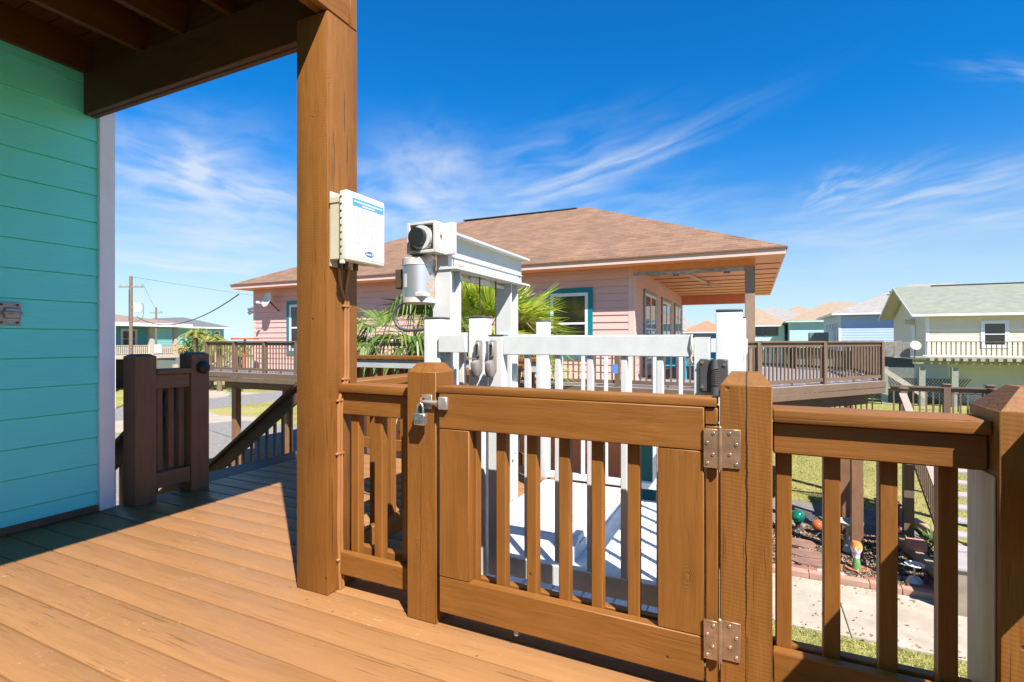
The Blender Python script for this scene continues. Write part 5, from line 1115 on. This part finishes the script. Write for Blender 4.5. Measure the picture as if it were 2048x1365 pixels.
bh = simple_house("blue_house", "light blue house with white trim and a pale grey hipped roof", 7.6, 24, 58.8, 70.5, 3.85, 6.9, BLUE, ROOFGY, WHITEP, oh=.7, rx=(14.5, 18), swins=((1.3, .75, 1.0, 3.0), (3.5, .75, 1.0, 3.0), (5.8, .75, 1.0, 3.0), (8.2, .75, 1.0, 3.0)))
for k in range(2): MB().cyl((12.4+k*.6, 62+k, 5.0), (12.4+k*.6, 62+k, 6.1-k*.2), .12, n=8).build("roof_vent", plain("vent grey", (0.3, 0.3, 0.3), .6), bh)
AQUAS = siding("aqua lap siding", (0.46, 0.68, 0.68), .55, .03); ROOFS = shingle("sand shingles", (0.37, 0.27, 0.18), (0.32, 0.23, 0.155), (0.22, 0.16, 0.11), .35, .2)
th = simple_house("aqua_house", "aqua house with a sand coloured hipped roof left of the blue house", 4.7, 17.5, 81.8, 97, 3.95, 6.95, AQUAS, ROOFS, plain("aqua trim", (0.50, 0.72, 0.72), .5), oh=.6, rx=(10.1, 12.9))
ah = thing("aqua_house", (1, 88, GZ), "low aqua porch house with dark screened windows and sand roof", "house")
MB().box(-3.0, 4.2, 86.0, 96, GZ, 3.4).build("wall", plain("aqua trim", (0.46, 0.68, 0.68), .5), ah); MB().box(-2.5, 3.4, 85.9, 85.99, 1.9, 3.3).build("screen_window", GLASSD, ah); roof_hip(-3.8, 5.0, 85.2, 97, 3.5, 6.4, 'X').build("roof", ROOFS, ah); fascia(-3.8, 4.0, 85.2, 97, 3.3, 3.497).build("fascia", WHITEP, ah)
fr_ = [MB().box(-2.5+1.4*k, -2.4+1.4*k, 85.86, 85.9, 1.9, 3.3).build("window_post", plain("brown frame", (.12, .07, .04), .6), ah) for k in range(5)]
gh = simple_house("grey_house", "distant house with a wide grey shingle roof beyond the aqua porch house", -4, 11, 104, 118, 4.6, 7.6, AQUAS, ROOFGY, WHITEP, oh=.8)
g2 = simple_house("tan_house", "far house showing only the peak of its tan roof", 4, 15, 130, 141, 6.4, 9.3, AQUAS, ROOFS, WHITEP)
w1 = simple_house("white_house", "small far white house with a grey roof beside the porch", -15.5, -9.5, 100, 108, 3.4, 6.0, siding("white lap siding", (.78, .78, .78), .55, .03), ROOFGY, WHITEP)
w2 = simple_house("small_blue_house", "small far blue house with a terracotta roof", -10.2, -3.8, 88, 95, 2.6, 4.6, siding("royal blue siding", (.05, .18, .48), .55, .03), shingle("terracotta shingles", (.48, .22, .13), (.42, .19, .11), (.3, .13, .08), .3, .2), WHITEP)
# air conditioner by blue house
ac = thing("air_conditioner", (5.9, 61, GZ), "grey air conditioning unit on a platform beside the blue house", "air conditioner"); MB().box(5.2, 6.9, 60.2, 61.4, .7, 2.0, .05).build("case", plain("ac grey", (.18, .2, .2), .6), ac); MB().box(4.9, 7.2, 60, 61.6, .55, .69).build("platform", BALC, ac)
for x in (5.0, 7.1): MB().box(x-.08, x+.08, 60.6, 60.8, GZ, .55).build("leg", BALC, ac)

# ------------------------------------------------------------------ houses, poles and palms at the left
TQ = siding("turquoise far siding", (0.13, 0.50, 0.58), .55, .05); ROOFB = shingle("brown grey shingles", (0.30, 0.21, 0.16), (0.25, 0.175, 0.135), (0.16, 0.11, 0.085), .35, .2)
WOODL = plain("weathered pale timber", (0.47, 0.40, 0.31), .8, var=.15)
qh = thing("turquoise_stilt_house", (-56, 26, GZ), "turquoise house on stilts across the street with a white railed porch", "house")
QX, Q0, Q1, QF = -50.0, 14.0, 30.9, -.1
MB().box(-62, QX-2.2, Q0, Q1-1.2, QF, 2.5).build("wall", TQ, qh); MB().box(-62, QX+.2, Q0, Q1, QF-.35, QF).build("porch_floor", WOODL, qh)
roof_hip(-63, QX+.9, Q0-.8, Q1+.8, 2.75, 4.1, 'Y').build("roof", ROOFB, qh); fascia(-63, QX+.9, Q0-.8, Q1+.8, 2.45, 2.745).build("fascia", WHITEP, qh); MB().box(-62.9, QX+.8, Q0-.7, Q1+.7, 2.44, 2.5).build("soffit", plain("tan soffit", (.45, .38, .28), .7), qh)
cq = local("porch_column", MB().box(-.17, .17, -.17, .17, 0, 2.53), WOODL, qh); repeat(qh, cq, [(QX, y, QF, 0) for y in (20.5, 25.2, 28.4, 30.6)])
cq = local("stilt", MB().box(-.18, .18, -.18, .18, 0, 2.2), WOODL, qh); repeat(qh, cq, [(x, y, GZ, 0) for x in (QX, -56, -61.5) for y in (15, 20.5, 25.2, 30.6)])
MB().box(QX-.06, QX+.06, Q0, Q1, QF+.80, QF+.86).build("porch_rail", WOODL, qh); MB().box(QX-.04, QX+.04, Q0, Q1, QF+.06, QF+.11).build("porch_rail", WOODL, qh)
bq = local("porch_baluster", MB().box(-.03, .03, -.05, .05, 0, .72), WOODL, qh); repeat(qh, bq, [(QX, 18.5+.17*k, QF+.1, 0) for k in range(72)])
for y in (23.6, 25.2, 27.2): window(qh, (QX-2.19, y), (0, 1), 1.1, .55, 2.1, WHITEP, WHITEP, GLASSB, .15, .06)
window(qh, (QX-2.19, 22.0), (0, 1), .9, 0, 2.1, WHITEP, WHITEP, plain("red brown door", (.22, .06, .04), .5), .1, .06, mullion=False, name="door")
MB().box(-62, QX-4, Q0, Q1-2, GZ, -.5).build("carport_shade", plain("carport shade dark", (.03, .028, .025), .9), qh)  # near-black block painted as the shade under the stilt house
MB().box(QX+.05, QX+.09, 28.2, 29.3, QF+.1, QF+.9).build("towel", plain("white towel", (.75, .76, .8), .9), qh)
qs = thing("house_stair", (-47, 33, GZ), "pale timber outdoor stair beside the turquoise stilt house", "stairs")
for dy in (0, 1.6):
    MB().bar((-46.5, 34.6+dy, .75), (-44.0, 29.4+dy, -1.6), .12, .16).build("handrail", WOODL, qs); MB().bar((-46.5, 34.6+dy, -.15), (-44.0, 29.4+dy, -2.5), .08, .3).build("stringer", WOODL, qs)
    q_ = local("baluster", MB().box(-.03, .03, -.03, .03, 0, .9), WOODL, qs); repeat(qs, q_, [(-46.5+2.5*k/18, 34.6+dy-5.2*k/18, -.15-2.35*k/18, 0) for k in range(19)])
MB().box(-47.5, -45.5, 34.4, 37, -.3, -.12).build("landing", WOODL, qs); MB().box(-47.4, -45.6, 34.5, 36.9, GZ, -.3).build("landing_base", WOODL, qs)
for k in range(12): MB().box(-47.4+1.8*k/12, -47.3+1.8*k/12, 34.42, 34.47, -.12, .8).build("baluster", WOODL, qs)
GHW = simple_house("grey_roof_house", "far teal house with a big dark grey hipped roof beyond the palms", -80, -66.5, 40.5, 47.3, 3.0, 4.35, siding("teal far siding", (.2, .5, .48), .55, .04), shingle("slate shingles", (.15, .155, .16), (.13, .135, .14), (.09, .09, .09), .4, .2), WHITEP, oh=.8)
window(GHW, (-66.5+.02, 44.6), (0, 1), .8, 1.3, 2.4, WHITEP, WHITEP, GLASSD, .1, .05); window(GHW, (-66.5+.02, 46), (0, 1), .6, 1.3, 2.4, WHITEP, WHITEP, GLASSD, .1, .05)
wb = thing("white_building", (-66, 66, GZ), "low white building far off beside the second utility pole", "building"); MB().box(-72, -60, 62, 80, GZ, 2.3).build("wall", WHITEP, wb); MB().box(-72.4, -59.6, 61.6, 80.4, 2.301, 2.6).build("roof", plain("white metal roof", (.7, .7, .7), .5), wb)
rc = thing("bar_table", (-15.45, 11.75, DZ), "red bar height table at the street end of the pink house deck", "table"); RED = plain("red paint", (.50, .08, .04), .5)
MB().cyl((-15.45, 11.75, DZ+1.0), (-15.45, 11.75, DZ+1.05), .42, n=24).build("table_top", RED, rc); MB().cyl((-15.45, 11.75, DZ+.03), (-15.45, 11.75, DZ+1.0), .04, n=12).build("leg", RED, rc); MB().cyl((-15.45, 11.75, DZ), (-15.45, 11.75, DZ+.03), .25, .2, n=20).build("foot", RED, rc)
POLE = wood("utility pole timber", (0.21, 0.145, 0.105), 'Z', cracks=.7)
def upole(x, y, top, label, arm_dir, r=.10, tf=True):
    t = thing("utility_pole", (x, y, GZ), label, "utility pole"); d = Vector((*arm_dir, 0)).normalized()
    MB().cyl((x, y, GZ), (x, y, top), r*1.15, r*.85, 14).build("pole", POLE, t)
    a = Vector((x, y, top-.62)); MB().bar(a-d*.70, a+d*.70, .08, .09).build("cross_arm", plain("grey cross arm", (.26, .24, .22), .8), t)
    for k in (-.62, -.25, .3, .62): MB().cyl(a+d*k+Vector((0, 0, .05)), a+d*k+Vector((0, 0, .2)), .035, n=8).build("insulator", plain("porcelain", (.35, .34, .33), .3), t)
    if tf:
        c = a+d*.42+Vector((0, 0, -1.25)); MB().lathe(c, [(0, .32), (.17, .30), (.2, .26), (.2, -.24), (0, -.26)], 18).build("transformer", plain("transformer grey", (.68, .70, .72), .4), t)
        MB().bar(a+Vector((0, 0, -1.2)), c+Vector((0, 0, .05)), .06, .08).build("bracket", plain("grey cross arm", (.26, .24, .22), .8), t)
        MB().tube(spline([c+Vector((.1, 0, .3)), c+d*.3+Vector((0, 0, .2)), c+d*.28+Vector((0, 0, -.5)), c+Vector((0, 0, -.75)), c-d*.4+Vector((0, 0, -.85))]), .012, 5).build("wire", DARKC, t)
        MB().box(x-.02, x+.02, y-r-.01, y-r+.03, top-2.6, top-.8).build("ground_strip", DARKC, t)
upole(-33.0, 17.65, 4.93, "wooden utility pole with cross arm and white transformer in front of the turquoise stilt house", (.905, .426))
upole(-61.5, 35.5, 4.95, "far wooden utility pole with cross arm beside the pink house corner", (.905, .426), tf=False)
fp = MB().cyl((-37.6, 19.15, GZ), (-37.6, 19.15, 2.3), .055, n=10).build("flag_pole", WHITEP, loc=(-37.6, 19.15, GZ)); tag(fp, "slim white pole standing between utility pole and white corner trim", "pole")
def wire(P, Q, sag, label, r=.012):
    P, Q = Vector(P), Vector(Q); pts = [P.lerp(Q, k/16)+Vector((0, 0, -sag*4*(k/16)*(1-k/16))) for k in range(17)]
    tag(MB().tube(pts, r, 5).build("power_line", DARKC, loc=tuple(P)), label, "power line")
wire((-32.7, 17.8, 2.55), (-16.5, 12.3, 2.78), .75, "thick sagging service cable from the transformer pole to the pink house", .022)
wire((-32.35, 17.95, 4.5), (-61.0, 35.8, 4.55), .5, "thin power line between the two utility poles", .009)
wire((-33.0, 17.65, 4.9), (-40, 80, 5.2), .8, "thin upper power line running off from the pole top", .009)
# feathery palms and bushes near the turquoise house
PL = leafmat("feather palm leaf", (.16, .19, .03), (.42, .40, .11), .4)
def feather_palm(x, y, ht, n, L, label, lm=PL):
    t = thing("feather_palm", (x, y, GZ), label, "palm tree"); C = Vector((x, y, GZ+ht)); MB().cyl((x, y, GZ), C, .22, .18, 10).build("trunk", TRUNK, t)
    for k in range(n):
        a = random.uniform(0, 6.28); e = random.uniform(.1, 1.3); l = L*random.uniform(.8, 1.1); m = MB(); prev = None
        for i in range(11):
            f = i/10; p = C+Vector((math.cos(a)*math.cos(e)*l*f, math.sin(a)*math.cos(e)*l*f, l*(math.sin(e)*f-.75*f*f)))
            if prev is not None:
                tg = (p-prev).normalized(); sd_ = tg.cross(Vector((0, 0, 1))).normalized()
                for s in (-1, 1):
                    for q in (0, .5):
                        b0 = prev.lerp(p, q); m.poly([b0, b0+tg*.05*L, b0+(sd_*s*.24*L+tg*.12*L)*(1-.5*f)-Vector((0, 0, .07*L))])
            prev = p
        m.build("frond", lm, t)
feather_palm(-46.0, 30.0, 5.0, 26, 1.8, "feathery yellow green palm nearest the turquoise stilt house"); feather_palm(-42.6, 29.9, 4.0, 30, 1.9, "broad feathery palm right of the pale stair"); feather_palm(-45.2, 30.9, 4.5, 26, 1.9, "taller feathery palm behind the pale stair"); feather_palm(-41, 30.6, 3.6, 22, 1.7, "low feathery palm nearest the deck railing")
def bush(x, y, z0, r, n, label, lm, sq=(1, 1, 1), nm="bush"):
    m = MB()
    for k in range(n):
        v = Vector((random.gauss(0, 1), random.gauss(0, 1), random.gauss(0, 1))).normalized()*r*random.uniform(.45, 1.0)**.6*(1+.25*math.sin(7*random.random()))
        p = Vector((x+v.x*sq[0], y+v.y*sq[1], z0+r*sq[2]+v.z*sq[2])); a = Vector((random.gauss(0, 1), random.gauss(0, 1), random.gauss(0, 1))).normalized(); b = a.orthogonal().normalized(); s = r*random.uniform(.05, .11)
        m.poly([p-a*s, p+b*s*.6, p+a*s, p-b*s*.6])
    t = thing(nm, (x, y, GZ), label, "bush"); m.build("foliage", lm, t); MB().cyl((x, y, GZ), (x, y, z0+r*.6), .05, .03, 6).build("stem", TRUNK, t)
bush(-52.0, 34.3, GZ+2.6, 1.5, 1400, "round green bush behind the palms at the far house", GRL)
bush(-46.6, 28.9, GZ+3.2, .55, 300, "clump of orange flowers beside the porch of the turquoise stilt house", leafmat("orange flowers", (.55, .22, .02), (.6, .4, .05), .3), nm="flowering_bush")
bush(-37.5, 27.6, GZ, .55, 500, "low green bush on the verge under the deck railing", GRL)
